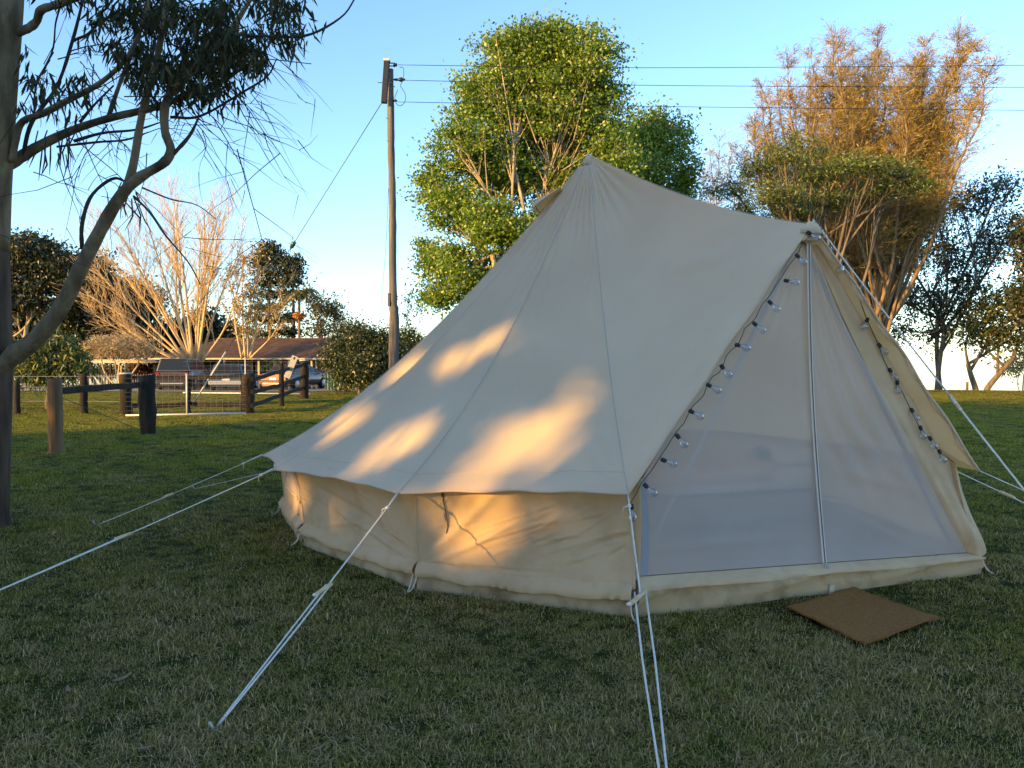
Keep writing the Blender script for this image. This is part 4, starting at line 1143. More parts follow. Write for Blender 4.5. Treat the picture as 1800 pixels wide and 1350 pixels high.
def bare_tree(name, label, base, stems, seed, barkm, levels=4, d=46.0, r0=0.075, nsub=4, group=None, leafm=None, spread=0.62, minr=0.010):
    r = np.random.default_rng(seed)
    base = np.asarray(base, float)
    t = thing(name, label, 'tree', tuple(float(k) for k in base), group)
    p0, p1, ra, rb = [], [], [], []
    tips = []
    mb = MB()
    def grow(p, dr, L, rad, lev):
        seg = 4
        q = p
        cd = dr
        for s in range(seg):
            cd = unit(cd + r.normal(size=3) * 0.09 + V(0, 0, 0.05))
            e = q + cd * L / seg
            p0.append(q); p1.append(e); ra.append(max(rad * (1 - s * 0.13), minr)); rb.append(max(rad * (1 - (s + 1) * 0.13), minr))
            if lev > 0 and s >= 1:
                for _ in range(1 if lev > 1 else 2):
                    nd = unit(cd + rand_dirs(1, r)[0] * spread + V(0, 0, 0.12))
                    grow(e, nd, L * r.uniform(0.45, 0.75), rad * 0.55, lev - 1)
            q = e
        tips.append(q)
    for (bx, by, tx, ty, rs) in stems:
        a = base + V((bx) * d / FPX, r.normal() * 0.25, 0); a[2] = P(0, by, d)[2]
        tip = P(tx, ty, d) + V(0, r.normal() * 1.3, 0)
        L = np.linalg.norm(tip - a)
        mid = a * 0.5 + tip * 0.5 + V(0, 0, -0.03 * L) + r.normal(size=3) * 0.24
        c = catmull([a, mid, tip], 12)
        mb.tube(c, np.linspace(r0 * rs, r0 * rs * 0.3, 12), 6)
        for i in range(3, 12):
            for _ in range(nsub if i > 5 else 1):
                dr = unit(unit(tip - a) + rand_dirs(1, r)[0] * spread * 1.1 + V(0, 0, 0.1))
                grow(c[i], dr, L * r.uniform(0.10, 0.22), r0 * rs * 0.34 * (1.2 - i / 14), levels - 3)
    mb.build('trunk', barkm, t, True)
    v, f = prisms(np.array(p0), np.array(p1), np.array(ra), np.array(rb))
    mesh_np('branches', v, f, barkm, t, True)
    if leafm is not None:
        tp = np.array(tips); n = len(tp) * 3
        pp = np.repeat(tp, 3, 0) + r.normal(size=(n, 3)) * 0.1
        dd = rand_dirs(n, r); v, f = leaf_quads(pp, dd, perp(dd, r), np.full(n, 0.2), np.full(n, 0.08), 0.1)
        mesh_np('crown', v, f, leafm, t)
    return t
BD = 47.0
bx0 = 340
stems = [(-3, 640, 165, 480, 1.0), (-6, 640, 185, 430, 1.0), (-2, 640, 215, 405, 1.1), (-4, 640, 250, 385, 1.2), (0, 640, 285, 372, 1.2), (2, 640, 320, 366, 1.2), (4, 640, 350, 372, 1.2), (6, 640, 378, 382, 1.1), (8, 640, 405, 405, 1.1), (10, 640, 425, 430, 1.0), (12, 640, 440, 470, 0.9), (-8, 640, 160, 520, 0.9), (-12, 640, 175, 555, 0.9), (0, 640, 300, 420, 1.0), (4, 640, 362, 430, 1.0), (-10, 640, 215, 570, 0.8), (-4, 640, 235, 450, 1.0), (6, 640, 395, 470, 0.9)]
bare_tree('bare_tree', 'leafless many stemmed tree glowing gold in front of the house', (P(bx0, 640, BD)[0], BD, float(ground_z(-19, BD))), stems, 71, M['bare_bark'], 4, BD, r0=0.085, nsub=5, minr=0.009)
stems = [(-2, 630, 405, 500, 1), (0, 630, 425, 480, 1), (4, 630, 450, 470, 1), (8, 630, 480, 500, 1), (2, 630, 438, 520, 1), (10, 630, 500, 540, 0.8), (-4, 630, 410, 560, 0.8)]
bare_tree('bare_tree', 'small yellow twiggy tree right of the big bare one, before the roof', (P(430, 640, 46)[0], 46, float(ground_z(-16, 46))), stems, 72, M['bare_bark'], 4, 46, r0=0.07, nsub=2, leafm=M['gold_leaf'], minr=0.012)

# clipped twiggy crown at the carport
lobes = [lob(*a) for a in [(180, 612, 44, 34, 20), (215, 610, 44, 40, 20), (245, 615, 44, 30, 16)]]
crown_tree('clipped_tree', 'dome shaped twiggy golden tree over the carport roof', (P(212, 690, 44)[0], 44, gz(212, 44)), P(212, 635, 44), 0.10, lobes,
           500, 26, 0.17, 0.028, 0.28, M['bare_leaf'], M['bare_bark'], 73, twig=0.014, up=0.5, stems=5, limb_scale=0.7, shell=0.55)

# hoop pines
def pine(name, label, px, top, bot, d, wid, seed, tiers):
    r = np.random.default_rng(seed)
    b = P(px, 690, d); b[2] = gz(px, d); tp = P(px, top, d); s = d / FPX
    t = thing(name, label, 'tree', tuple(float(k) for k in b))
    mb = MB().tube([b, (b + tp) / 2 + V(0.05, 0, 0), tp], [0.22, 0.15, 0.03], 7)
    pp, dd = [], []
    for (yy, w) in tiers:
        c = P(px, yy, d)
        for k in range(7):
            a = r.uniform(0, 6.28); L = w * s * r.uniform(0.7, 1.1)
            e = c + V(math.cos(a) * L, math.sin(a) * L, L * 0.10 + r.normal() * 0.1)
            mb.tube([c, (c + e) / 2 + V(0, 0, -0.05 * L), e], [0.05, 0.03, 0.012], 4)
            m = 60
            tt = r.uniform(0.35, 1.05, (m, 1))
            pp.append(c + (e - c) * tt + r.normal(size=(m, 3)) * V(0.28, 0.28, 0.16) * (0.6 + tt)); dd.append(rand_dirs(m, r) + V(0, 0, 0.4))
    mb.build('trunk', M['grey_bark'], t, True)
    pp, dd = np.vstack(pp), np.vstack(dd); dd /= np.linalg.norm(dd, axis=1, keepdims=True)
    n = len(pp); v, f = leaf_quads(pp, dd, perp(dd, r), np.full(n, 0.42), np.full(n, 0.15), 0)
    mesh_np('crown', v, f, M['pine_leaf'], t)
pine('hoop_pine', 'tall dark tufted pine behind the house roof', 472, 430, 620, 66, 30, 81, [(436, 10), (446, 20), (458, 26), (470, 30), (484, 28), (500, 24), (520, 30), (545, 34), (565, 30), (590, 34)])
pine('hoop_pine', 'slender dark pine right of the taller tufted pine', 515, 455, 620, 66, 24, 82, [(462, 10), (470, 16), (482, 20), (496, 18), (520, 16), (560, 14), (585, 20)])
# palm with hanging orange fruit
def palm():
    d = 60; px = 526
    b = P(px, 690, d); b[2] = gz(px, d); c = P(px, 515, d)
    t = thing('palm_tree', 'palm with a hanging orange fruit cluster behind the roof', 'tree', tuple(float(k) for k in b))
    MB().tube([b, (b + c) / 2, c], [0.14, 0.11, 0.10], 8).build('trunk', M['grey_bark'], t, True)
    r = np.random.default_rng(5)
    for k in range(15):
        a = k * 2.4; L = 1.6
        el = r.uniform(-0.2, 1.1)
        pts = [c + V(math.cos(a) * math.cos(el) * L * q, math.sin(a) * math.cos(el) * L * q, math.sin(el) * L * q - 0.9 * q * q) for q in np.linspace(0, 1, 8)]
        pts = np.array(pts)
        m = 70
        ii = r.uniform(0.1, 1, m) * 6.99; i0 = ii.astype(int); fr = (ii - i0)[:, None]
        rt = pts[i0] * (1 - fr) + pts[i0 + 1] * fr
        tg = pts[i0 + 1] - pts[i0]; tg /= np.linalg.norm(tg, axis=1, keepdims=True)
        sd = np.cross(tg, V(0, 0, 1)) * np.where(r.uniform(size=m) > 0.5, 1, -1)[:, None]
        dd = tg * 0.6 + sd + V(0, 0, -0.35); dd /= np.linalg.norm(dd, axis=1, keepdims=True)
        v, f = leaf_quads(rt, dd, perp(dd, r), np.full(m, 0.45), np.full(m, 0.05), 0.2)
        mesh_np('frond', v, f, M['palm_leaf'], t)
    fc = P(525, 555, d); pts = fc + rand_dirs(260, r) * r.uniform(0.2, 1, (260, 1)) * V(0.42, 0.42, 0.45)
    dd = rand_dirs(260, r); v, f = leaf_quads(pts, dd, perp(dd, r), np.full(260, 0.16), np.full(260, 0.12), 0.1)
    mesh_np('fruit_cluster', v, f, M['fruit'], t)
palm()
lobes = [lob(*a) for a in [(565, 540, 64, 32, 26), (590, 555, 64, 26, 26), (560, 580, 64, 30, 20), (600, 580, 64, 16, 20), (545, 520, 64, 20, 14)]]
crown_tree('wispy_tree', 'thin open tree right of the palm behind the house roof', (P(575, 690, 64)[0], 64, gz(575, 64)), P(575, 610, 64), 0.12, lobes,
           150, 16, 0.34, 0.12, 0.6, M['dull_leaf'], M['grey_bark'], 91, twig=0.025, shell=0.2)
lobes = [lob(*a) for a in [(720, 530, 58, 16, 26), (735, 545, 58, 14, 20), (712, 560, 58, 14, 18)]]
crown_tree('wispy_tree', 'spindly young tree just right of the power pole', (P(722, 690, 58)[0], 58, gz(722, 58)), P(722, 590, 58), 0.06, lobes,
           36, 9, 0.26, 0.09, 0.5, M['dull_leaf'], M['grey_bark'], 92, twig=0.018, shell=0.2)
# round bushes
lobes = [lob(*a) for a in [(620, 600, 36, 36, 30), (650, 605, 36, 40, 30), (600, 630, 36, 28, 36), (640, 645, 35.5, 50, 34), (680, 620, 36, 30, 30), (690, 650, 36, 30, 30), (605, 655, 36, 26, 24)]]
crown_tree('round_bush', 'large rounded dark green bush beside the house and pole', (P(640, 690, 36)[0], 36, gz(640, 36)), P(640, 655, 36), 0.14, lobes,
           380, 56, 0.16, 0.075, 0.45, M['hedge_leaf'], M['grey_bark'], 93, cat='bush', twig=0.016, shell=0.5, stems=3)
lobes = [lob(*a) for a in [(712, 595, 40, 16, 14), (728, 600, 40, 14, 14), (705, 615, 40, 22, 24), (730, 620, 40, 20, 20)]]
crown_tree('round_bush', 'smaller loose bush right of the pole above the tent roof edge', (P(715, 690, 40)[0], 40, gz(715, 40)), P(715, 655, 40), 0.08, lobes,
           90, 36, 0.18, 0.08, 0.4, M['hedge_leaf'], M['grey_bark'], 94, cat='bush', twig=0.016)
lobes = [lob(*a) for a in [(60, 625, 24, 34, 22), (100, 620, 24, 34, 24), (130, 640, 24, 26, 22), (45, 650, 24, 22, 18), (85, 650, 24, 40, 18)]]
crown_tree('leafy_shrub', 'bright leafy shrub behind the near fence post at left', (P(85, 725, 24)[0], 24, gz(85, 24)), P(88, 675, 24), 0.10, lobes,
           190, 38, 0.20, 0.055, 0.3, M['bright_leaf'], M['grey_bark'], 95, cat='shrub', twig=0.012, up=-0.3, droop=0.3)
for px, w, mt, lb, sd in ((255, 22, 'red_leaf', 'dark red leaved shrub beside the van', 96), (190, 34, 'hedge_leaf', 'low green hedge shrub under the carport', 97), (395, 16, 'dark_leaf', 'dark shrub at the foot of the bare tree', 98), (480, 14, 'bright_leaf', 'yellow green bush between the two right cars', 99)):
    d = 48.5
    lobes = [lob(px, 650, d, w, 12), lob(px + w * 0.5, 655, d, w * 0.7, 10), lob(px - w * 0.5, 655, d, w * 0.7, 10)]
    crown_tree('garden_shrub', lb, (P(px, 690, d)[0], d, gz(px, d)), P(px, 664, d), 0.05, lobes, 70, 22, 0.2, 0.08, 0.3, M[mt], M['grey_bark'], sd, cat='shrub', twig=0.014)

# ------------------------------------------------------------------ near gum tree at the left edge
def gum_tree():
    D = 6.6
    base = G(-32, 925)
    t = thing('gum_tree', 'gum tree with smooth pale limbs and drooping leaves at the left edge', 'tree', tuple(float(k) for k in base))
    s = D / FPX
    def pth(lst, n):
        return catmull([P(x, y, D + dz) for x, y, dz in lst], n)
    tr = [(-34, 945, 0), (-32, 915, 0), (-30, 850, 0), (-26, 750, 0), (-22, 640, 0), (-24, 540, 0), (-26, 430, 0)]
    c = pth(tr, 26); rad = np.interp(np.linspace(0, 1, 26), [0, .06, .2, 1], [68, 52, 42, 36]) * s
    mb = MB().tube(c, rad, 20)
    # ridged bark strips
    r = np.random.default_rng(2)
    mb.build('lower_trunk', M['rough_bark'], t, True)
    c = pth([(-26, 440, 0), (-22, 330, 0), (-14, 200, 0), (-6, 100, 0), (2, 0, 0), (10, -140, 0.1)], 18)
    MB().tube(c, np.linspace(37, 33, 18) * s, 18).build('upper_trunk', M['gum_bark'], t, True)
    limbs = [
        ([(-10, 655, 0), (28, 622, -.05), (62, 597, -.1), (108, 540, -.2), (150, 455, -.3), (203, 358, -.4), (240, 316, -.45), (288, 286, -.5), (300, 262, -.5), (290, 230, -.5), (292, 180, -.5), (322, 138, -.5), (398, 62, -.4), (446, -10, -.4)], [27, 22, 20, 18, 16, 13, 11, 10.5, 9, 9, 9, 8, 6, 4]),
        ([(212, 352, -.4), (232, 300, -.42), (246, 220, -.45), (258, 165, -.5), (272, 120, -.5), (284, 60, -.6), (296, -20, -.6)], [10, 9, 8, 8, 7, 6, 5]),
        ([(-5, 300, .1), (30, 280, .2), (70, 256, .3), (130, 228, .4), (195, 207, .4), (280, 186, .5), (380, 146, .6), (440, 112, .7)], [17, 14, 12, 10, 9, 8, 6, 3]),
        ([(20, 285, 0), (27, 250, 0), (38, 215, 0), (75, 200, -.1), (120, 176, -.2), (170, 150, -.2), (213, 113, -.3), (240, 70, -.3), (262, 0, -.3)], [8, 8, 8, 8, 7, 6, 5, 5, 4]),
        ([(40, 275, .2), (56, 215, .2), (100, 152, .2), (128, 70, .2), (146, 0, .2)], [5, 5, 4, 4, 3]),
        ([(10, 62, 0), (45, 52, 0), (64, 38, 0), (72, 18, -.1), (100, 8, -.1), (150, -10, -.1)], [11, 10, 9, 9, 9, 8]),
        ([(144, 438, -.3), (144, 395, -.35), (160, 345, -.35), (198, 314, -.35), (226, 322, -.35)], [5, 4.5, 4, 3.5, 2.5]),
        ([(296, 280, -.5), (332, 240, -.5), (350, 205, -.5)], [4.5, 4, 2]),
        ([(130, 248, .3), (180, 234, .3), (240, 228, .3), (285, 214, .3)], [4, 3.5, 3, 1.5]),
        ([(100, 258, .4), (170, 250, .4), (220, 246, .4), (262, 232, .4)], [3, 3, 2.5, 1.5]),
        ([(300, 206, -.4), (352, 204, -.4), (430, 160, -.4), (470, 134, -.4), (486, 104, -.4)], [3.5, 3, 2.5, 2, 1.2]),
        ([(400, 60, -.4), (470, 64, -.4), (540, 62, -.4), (600, 30, -.4), (626, -6, -.4)], [3.5, 3, 2.8, 2.2, 1.5]),
        ([(190, 208, .4), (206, 160, .4), (224, 112, .4), (240, 80, .4)], [6, 5, 5, 4]),
        ([(60, 200, 0), (64, 150, 0), (92, 90, 0), (98, 40, 0), (110, 0, 0)], [2, 2, 2, 2, 2]),
        ([(128, 72, .2), (160, 55, .2), (178, 20, .2)], [3.5, 3, 2]),
        ([(140, 215, .3), (165, 185, .3), (200, 150, .3)], [4, 3, 2]),
        ([(235, 345, -.4), (262, 372, -.5), (292, 415, -.6), (330, 460, -.7), (352, 500, -.7)], [3, 2.5, 2, 1.5, 1]),
        ([(250, 330, -.4), (300, 350, -.5), (345, 360, -.6), (380, 385, -.7)], [2, 1.6, 1.2, .8]),
    ]
    for pts, w in limbs:
        n = max(14, len(pts) * 4)
        c = pth(pts, n); rr = np.interp(np.linspace(0, 1, n), np.linspace(0, 1, len(w)), w) * s * 0.74
        rr = rr * (1 + 0.05 * r.normal(size=n))
        MB().tube(c, rr, 12 if w[0] > 8 else 7).build('limb', M['gum_bark'] if w[0] > 5.5 else M['dark_twig'], t, True)
    # peeling bark ribbons caught in the fork
    pb = MB()
    for k in range(26):
        x, y = (r.uniform(65, 135), r.uniform(228, 262)) if k < 16 else (r.uniform(205, 245), r.uniform(315, 360))
        a = P(x, y, D + r.uniform(-.1, .5)); L = r.uniform(0.08, 0.35)
        e = a + V(r.normal() * 0.06, r.normal() * 0.05, -L)
        pb.tube([a, (a + e) / 2 + r.normal(size=3) * 0.02, e], [0.006, 0.008, 0.002], 4)
    pb.build('bark_ribbons', M['dark_twig'], t, True)
    # fine twigs
    p0, p1, ra, rb = [], [], [], []
    def twigline(x, y, dx, dy, n, w, dz):
        p = np.array([x, y], float); v = np.array([dx, dy], float)
        for i in range(n):
            v = v + r.normal(size=2) * np.hypot(dx, dy) * 0.16 + np.array([0, 0.6]); q = p + v
            if q[0] > 590: break
            p0.append(P(*p, D + dz)); p1.append(P(*q, D + dz + r.normal() * 0.02)); ra.append(w * s * (1 - i / (n + 1))); rb.append(w * s * (1 - (i + 1) / (n + 1)))
            if n > 3 and i > 0 and r.uniform() < 0.5:
                twigline(*q, dx * 0.7 + r.normal() * abs(dy) * 0.7 + r.normal() * 4, dy * 0.7 + r.normal() * abs(dx) * 0.5 + r.normal() * 4, n - 2, w * 0.7, dz)
            p = q
    for _ in range(38):
        x, y = r.uniform(50, 430), r.uniform(90, 270)
        twigline(x, y, r.normal() * 20 + 6, r.normal() * 14 + 4, 6, 1.3, r.uniform(-.6, .6))
    for (x, y, dx, dy) in [(350, 100, 24, 10), (380, 90, 26, 6), (430, 90, 24, 4), (450, 80, 22, 12), (400, 130, 20, 16), (420, 140, 20, 12), (340, 200, 16, 14), (350, 215, 14, 16), (360, 190, 22, 10), (330, 180, 20, 16), (470, 60, 13, 6), (480, 100, 12, 12), (360, 240, 4, 20), (345, 215, 8, 24), (250, 270, 2, 22), (110, 260, 2, 22), (100, 255, 3, 26), (60, 300, 20, 10), (190, 220, 10, 18), (380, 170, 22, 4), (400, 160, 18, 12), (520, 20, 9, -8)]:
        for _ in range(1):
            twigline(x + r.normal() * 8, y + r.normal() * 8, dx * 0.9, dy * 0.9, 5, 1.1, r.uniform(-.8, .2))
    v, f = prisms(np.array(p0), np.array(p1), np.maximum(ra, 0.0009), np.maximum(rb, 0.0007))
    mesh_np('twigs', v, f, M['dark_twig'], t, True)
    # drooping sickle leaves
    blobs = [(250, 30, 70, 40, 700), (330, 60, 80, 60, 1200), (300, 105, 70, 45, 800), (400, 40, 70, 45, 800), (430, 80, 50, 40, 420), (480, 25, 45, 35, 330), (350, 135, 60, 30, 420), (230, 80, 40, 40, 260), (260, 130, 40, 30, 200),
             (390, 130, 40, 26, 200), (190, 20, 40, 30, 200), (525, 15, 25, 20, 70), (330, 165, 40, 16, 120), (440, 115, 24, 16, 60), (300, -60, 220, 60, 900), (280, 165, 34, 24, 90), (400, 100, 60, 40, 240), (370, 175, 26, 16, 50), (500, 60, 34, 24, 110), (545, 40, 20, 16, 40), (120, -40, 90, 40, 200)]
    loose = [(70, 145, 34, 28, 60), (130, 140, 30, 22, 34), (60, 180, 34, 20, 26), (130, 165, 40, 16, 34), (165, 65, 26, 22, 22), (195, 165, 26, 14, 14), (45, 110, 10, 40, 22), (415, 172, 8, 10, 10), (360, 160, 30, 14, 26), (240, 155, 18, 16, 12), (100, 200, 40, 12, 20)]
    def pos(bl, cluster=False):
        out = []
        for x, y, rx, ry, n in bl:
            if cluster:
                nc = max(2, n // 26)
                for c in range(nc):
                    a = r.uniform(0, 6.28); q = math.sqrt(r.uniform(0, 1)) * r.uniform(0.85, 1.25)
                    cx, cy, cd = x + rx * q * math.cos(a), y + ry * q * math.sin(a), D + r.uniform(-1.0, 0.7)
                    for k in range(int(r.uniform(12, 24))):
                        out.append(P(cx + r.normal() * 12, cy + r.normal() * 9, cd + r.normal() * 0.06))
            else:
                a = r.uniform(0, 6.28, n); q = np.sqrt(r.uniform(0, 1, n)) * r.uniform(0.8, 1.15, n)
                for k in range(n):
                    out.append(P(x + rx * q[k] * math.cos(a[k]), y + ry * q[k] * math.sin(a[k]), D + r.uniform(-1.0, 0.7)))
        return np.array(out)
    def leaf_geo(p, d, L, W):
        n = len(p); sd = perp(d, r); bend = np.cross(d, sd)
        v = []
        for tt, ww, bb in ((0, 0.12, 0), (0.3, 1.0, 0.05), (0.65, 0.75, 0.16), (1, 0.04, 0.36)):
            c = p + d * (L * tt)[:, None] + bend * (L * bb * 0.6)[:, None]
            v += [c - sd * (W * ww / 2)[:, None], c + sd * (W * ww / 2)[:, None]]
        v = np.stack(v, 1).reshape(-1, 3); i = np.arange(n)[:, None] * 8
        f = np.concatenate([i + np.array([[2 * k, 2 * k + 1, 2 * k + 3, 2 * k + 2]]) for k in range(3)])
        return v, f
    def hang(n):
        d = r.normal(size=(n, 3)) * V(0.45, 0.45, 0.3) + V(0, 0, -0.85)
        return d / np.linalg.norm(d, axis=1, keepdims=True)
    pp = pos(blobs, True); n = len(pp)
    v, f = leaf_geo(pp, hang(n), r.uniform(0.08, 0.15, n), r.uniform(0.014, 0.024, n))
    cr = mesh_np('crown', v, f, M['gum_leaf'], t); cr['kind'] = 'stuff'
    pp = pos(loose); dd = hang(len(pp))
    v, f = leaf_geo(np.zeros((1, 3)), np.array([[0.1, 0, -1.0]]), np.array([0.115]), np.array([0.02]))
    me = bpy.data.meshes.new('leaf'); me.from_pydata(v.tolist(), [], f.tolist()); me.materials.append(M['gum_leaf'])
    for p, q in zip(pp, dd):
        o = bpy.data.objects.new('leaf', me); COL.objects.link(o); o.parent = t
        o.location = Vector(p) - Vector(base)
        o.rotation_euler = (r.normal() * 0.35, r.normal() * 0.4, r.uniform(0, 6.28))
        k = r.uniform(0.75, 1.2); o.scale = (k, k, k)
gum_tree()

# ------------------------------------------------------------------ power pole
def power_pole():
    D = 19.0
    s = D / FPX
    base = P(693, 740, D); base[2] = 0
    t = thing('power_pole', 'weathered grey timber power pole left of the tent peak', 'power pole', tuple(float(k) for k in base))
    r = np.random.default_rng(4)
    pts = [(693, 745), (692, 690), (692, 620), (693, 560), (691, 520), (690, 440), (690, 360), (688, 280), (687, 210), (686, 122)]
    c = catmull([P(x, y, D) for x, y in pts], 40)
    rad = np.interp(np.linspace(0, 1, 40), [0, .25, .36, .4, 1], [9.2, 8.8, 8.4, 7.2, 5.6]) * s * (1 + 0.05 * r.normal(size=40))
    MB().tube(c, rad, 14).build('pole', M['pole_wood'], t, True)
    MB().box(P(684, 527, D - .05), (0.05, 0.12, 0.32)).build('splinter', M['pole_wood'], t)
    # crossarm seen almost end on
    a = P(680, 108, D - 0.20); b = P(675, 181, D - 0.24)
    m = MB()
    ax = unit(a - b); ay = V(0, 1, 0.0); axx = unit(np.cross(ax, ay))
    L = np.linalg.norm(a - b) / 2
    q = []
    for z in (-L, L):
        for x in (-0.065, 0.065):
            for y in (-0.07, 0.07):
                q.append((a + b) / 2 + ax * z + axx * x + ay * y)
    m.add(np.array(q), [(0, 1, 3, 2), (4, 6, 7, 5), (0, 4, 5, 1), (2, 3, 7, 6), (0, 2, 6, 4), (1, 5, 7, 3)])
    m.build('crossarm', M['black'], t, bevel=0.008)
    MB().box(a + V(0, 0, 0.02), (0.15, 0.16, 0.05)).build('arm_cap', M['cap'], t)
    MB().tube([P(664, 145, D - .2), P(690, 146, D - .1)], 0.012, 6).build('bolt', M['steel'], t)
    for (x0, y0, x1, y1) in ((684, 111, 692, 111), (684, 116, 693, 116)):
        MB().tube([P(x0, y0, D - .2), P(x1, y1, D - .2)], 0.014, 6).build('shackle', M['black'], t)
    MB().lathe(P(691, 114, D - .2), V(1, 0, 0), [(0, 0.02), (0.01, 0.05), (0.04, 0.055), (0.06, 0.03), (0.08, 0.05), (0.10, 0.02)], 10).build('insulator', M['black'], t, True)
    MB().lathe(P(692, 140, D - .1), V(1, 0, 0), [(0, 0.02), (0.05, 0.03), (0.12, 0.03), (0.15, 0.05), (0.20, 0.055), (0.24, 0.03), (0.28, 0.02)], 10).build('insulator', M['black'], t, True)
    MB().lathe(P(691, 177, D - .05), V(1, 0, 0), [(0, 0.015), (0.04, 0.03), (0.08, 0.03), (0.10, 0.01)], 10).build('insulator', M['black'], t, True)
    MB().tube(catmull([P(702, 118, D - .2), P(709, 120, D - .2), P(709, 138, D - .2), P(704, 150, D - .2), P(707, 156, D - .2), P(712, 165, D - .2), P(712, 178, D - .2), P(704, 186, D - .2), P(697, 182, D - .2), P(694, 172, D - .2), P(699, 158, D - .2)], 40), 0.008, 5).build('jumper_wire', M['black'], t, True)
    for (x, y) in ((678, 207), (680, 247), (694, 152)):
        MB().tube([P(x, y, D - .1), P(688, y + 3, D - .05)], 0.012, 5).build('step_bolt', M['steel'], t)
    MB().tube(catmull([P(683, 330, D - .1), P(679, 420, D - .1), P(673, 500, D - .1), P(668, 560, D - .1), P(664, 640, D - .1)], 14), 0.006, 5).build('earth_wire', M['black'], t, True)
    # wires to the right
    for k, (x0, y0, xm, ym, x1, y1, lb) in enumerate(((700, 114, 1150, 119, 1900, 114, 'topmost power wire crossing the sky'), (712, 141, 1150, 150, 1900, 154, 'middle power wire crossing the sky'), (698, 179, 1150, 187, 1900, 195, 'lowest power wire crossing the sky'))):
        far = 2600
        yf = y1 + (y1 - ym) * (far - 1900) / 750
        c = catmull([P(x0, y0, D - .15), P(xm, ym, D + 0.4), P(x1, y1, D + 1.2), P(far, yf, D + 2)], 40)
        o = MB().tube(c, 0.0075, 5).build('power_wire', M['black'], None, True)
        tag(o, lb, 'wire', 'wires from the power pole')
    # stay wire with its pale guard
    st = thing('stay_wire', 'stay wire slanting from the pole top down to the lawn with a pale guard', 'wire', tuple(float(k) for k in G(331, 724)))
    a, b = P(679, 168, D - .15), G(331, 724)
    MB().tube([a + (b - a) * f for f in np.linspace(0, 1, 8)], 0.009, 5).build('wire', M['black'], st, True)
    f0 = 0.415
    MB().lathe(a + (b - a) * f0, b - a, [(0, 0.02), (0.05, 0.055), (0.18, 0.055), (0.24, 0.02)], 8).build('strain_insulator', plain('green_ceramic', (0.03, 0.09, 0.06), 0.3), st, True)
    MB().tube([a + (b - a) * f for f in (0.78, 0.9, 1.0)], 0.026, 8).build('guard_tube', plain('pale_guard', (0.5, 0.48, 0.42), 0.6), st, True)
power_pole()

# ------------------------------------------------------------------ fences and gates
def post(px, ytop, ybase, wpx, mat, parent, cap=None, seed=0, square=False):
    g = G(px, ybase); d = g[1]; r = wpx * d / FPX / 2
    H = P(px, ytop, d)[2]
    rr = np.random.default_rng(seed + int(abs(px)))
    z = np.linspace(-0.2, H, 9)
    pts = np.array([g + V(rr.normal() * r * 0.05, rr.normal() * r * 0.05, k) for k in z]); pts[:, 2] = z
    m = MB().tube(pts, r * (1 + 0.04 * rr.normal(size=9)), 6 if square else 14)
    jit = m.v[-1]; jit += rr.normal(size=jit.shape) * V(1, 1, 0.2) * r * 0.05; jit[-14:, 2] += rr.normal(size=min(14, len(jit[-14:]))) * 0.012 + (jit[-14:, 0] - g[0]) * 0.12
    o = m.build('post', mat, parent, not square)
    if cap:
        c = MB().lathe(g + V(0, 0, H - 0.01), V(0, 0, 1), [(0, r * 1.12), (0.03, r * 1.12), (0.045, r * 0.7)], 14).build('post_cap', M['cap'], parent, True)
    return g, H
def rail(a, b, w, hgt, parent, mat, name='rail', sag=0.0):
    a, b = np.asarray(a, float), np.asarray(b, float)
    ax = unit(b - a); ay = unit(np.cross(V(0, 0, 1), ax)); az = np.cross(ax, ay)
    rows = []
    rr = np.random.default_rng(int(abs(a[0] * 100)) + 1)
    for t in np.linspace(0, 1, 9):
        c = a + (b - a) * t - V(0, 0, sag * 4 * t * (1 - t)) + az * rr.normal() * hgt * 0.06
        rows.append([c + ay * w / 2 * sy + az * hgt / 2 * sz for sy, sz in ((-1, -.8), (-1, .8), (-.6, 1), (.6, 1), (1, .8), (1, -.8), (.6, -1), (-.6, -1), (-1, -.8))])
    g = np.array(rows)
    m = MB().grid(g)
    m.add(g[0, :8], [tuple(range(7, -1, -1))]); m.add(g[-1, :8], [tuple(range(8))])
    return m.build(name, mat, parent)

f1 = thing('rail_fence', 'near fence of two stout posts joined by one dark rail, at left', 'fence', tuple(float(k) for k in G(98, 797)))
gp1, H1 = post(98, 667, 797, 23, M['sunlit_wood'], f1)
gp2, H2 = post(260, 661, 765, 27, M['dark_wood'], f1)
rail(gp1 + V(0.05, 0.05, P(110, 687, gp1[1])[2]), gp2 + V(-0.05, 0.05, P(250, 676, gp2[1])[2]), 0.06, 0.11, f1, M['dark_wood'])
MB().tube([gp1 + V(0, -0.1, 0.95), gp2 + V(0, -0.15, 0.08)], 0.006, 5).build('brace_wire', M['black'], f1)

f2 = thing('rail_fence', 'far post and wire fence with thin posts behind the near one', 'fence', tuple(float(k) for k in G(148, 726)))
far_posts = [(-60, 668, 726, 11), (30, 668, 727, 11), (148, 657, 727, 13)]
fp = [post(x, a, b, w, M['dark_wood'], f2)[0] for x, a, b, w in far_posts]
e222 = G(222, 729)
for z in (0.35, 0.75, 1.05):
    MB().tube([fp[0] + V(0, 0, z), fp[1] + V(0, 0, z), fp[2] + V(0, 0, z), e222 + V(0, 0, z)], 0.006, 4).build('wire', M['steel'], f2)

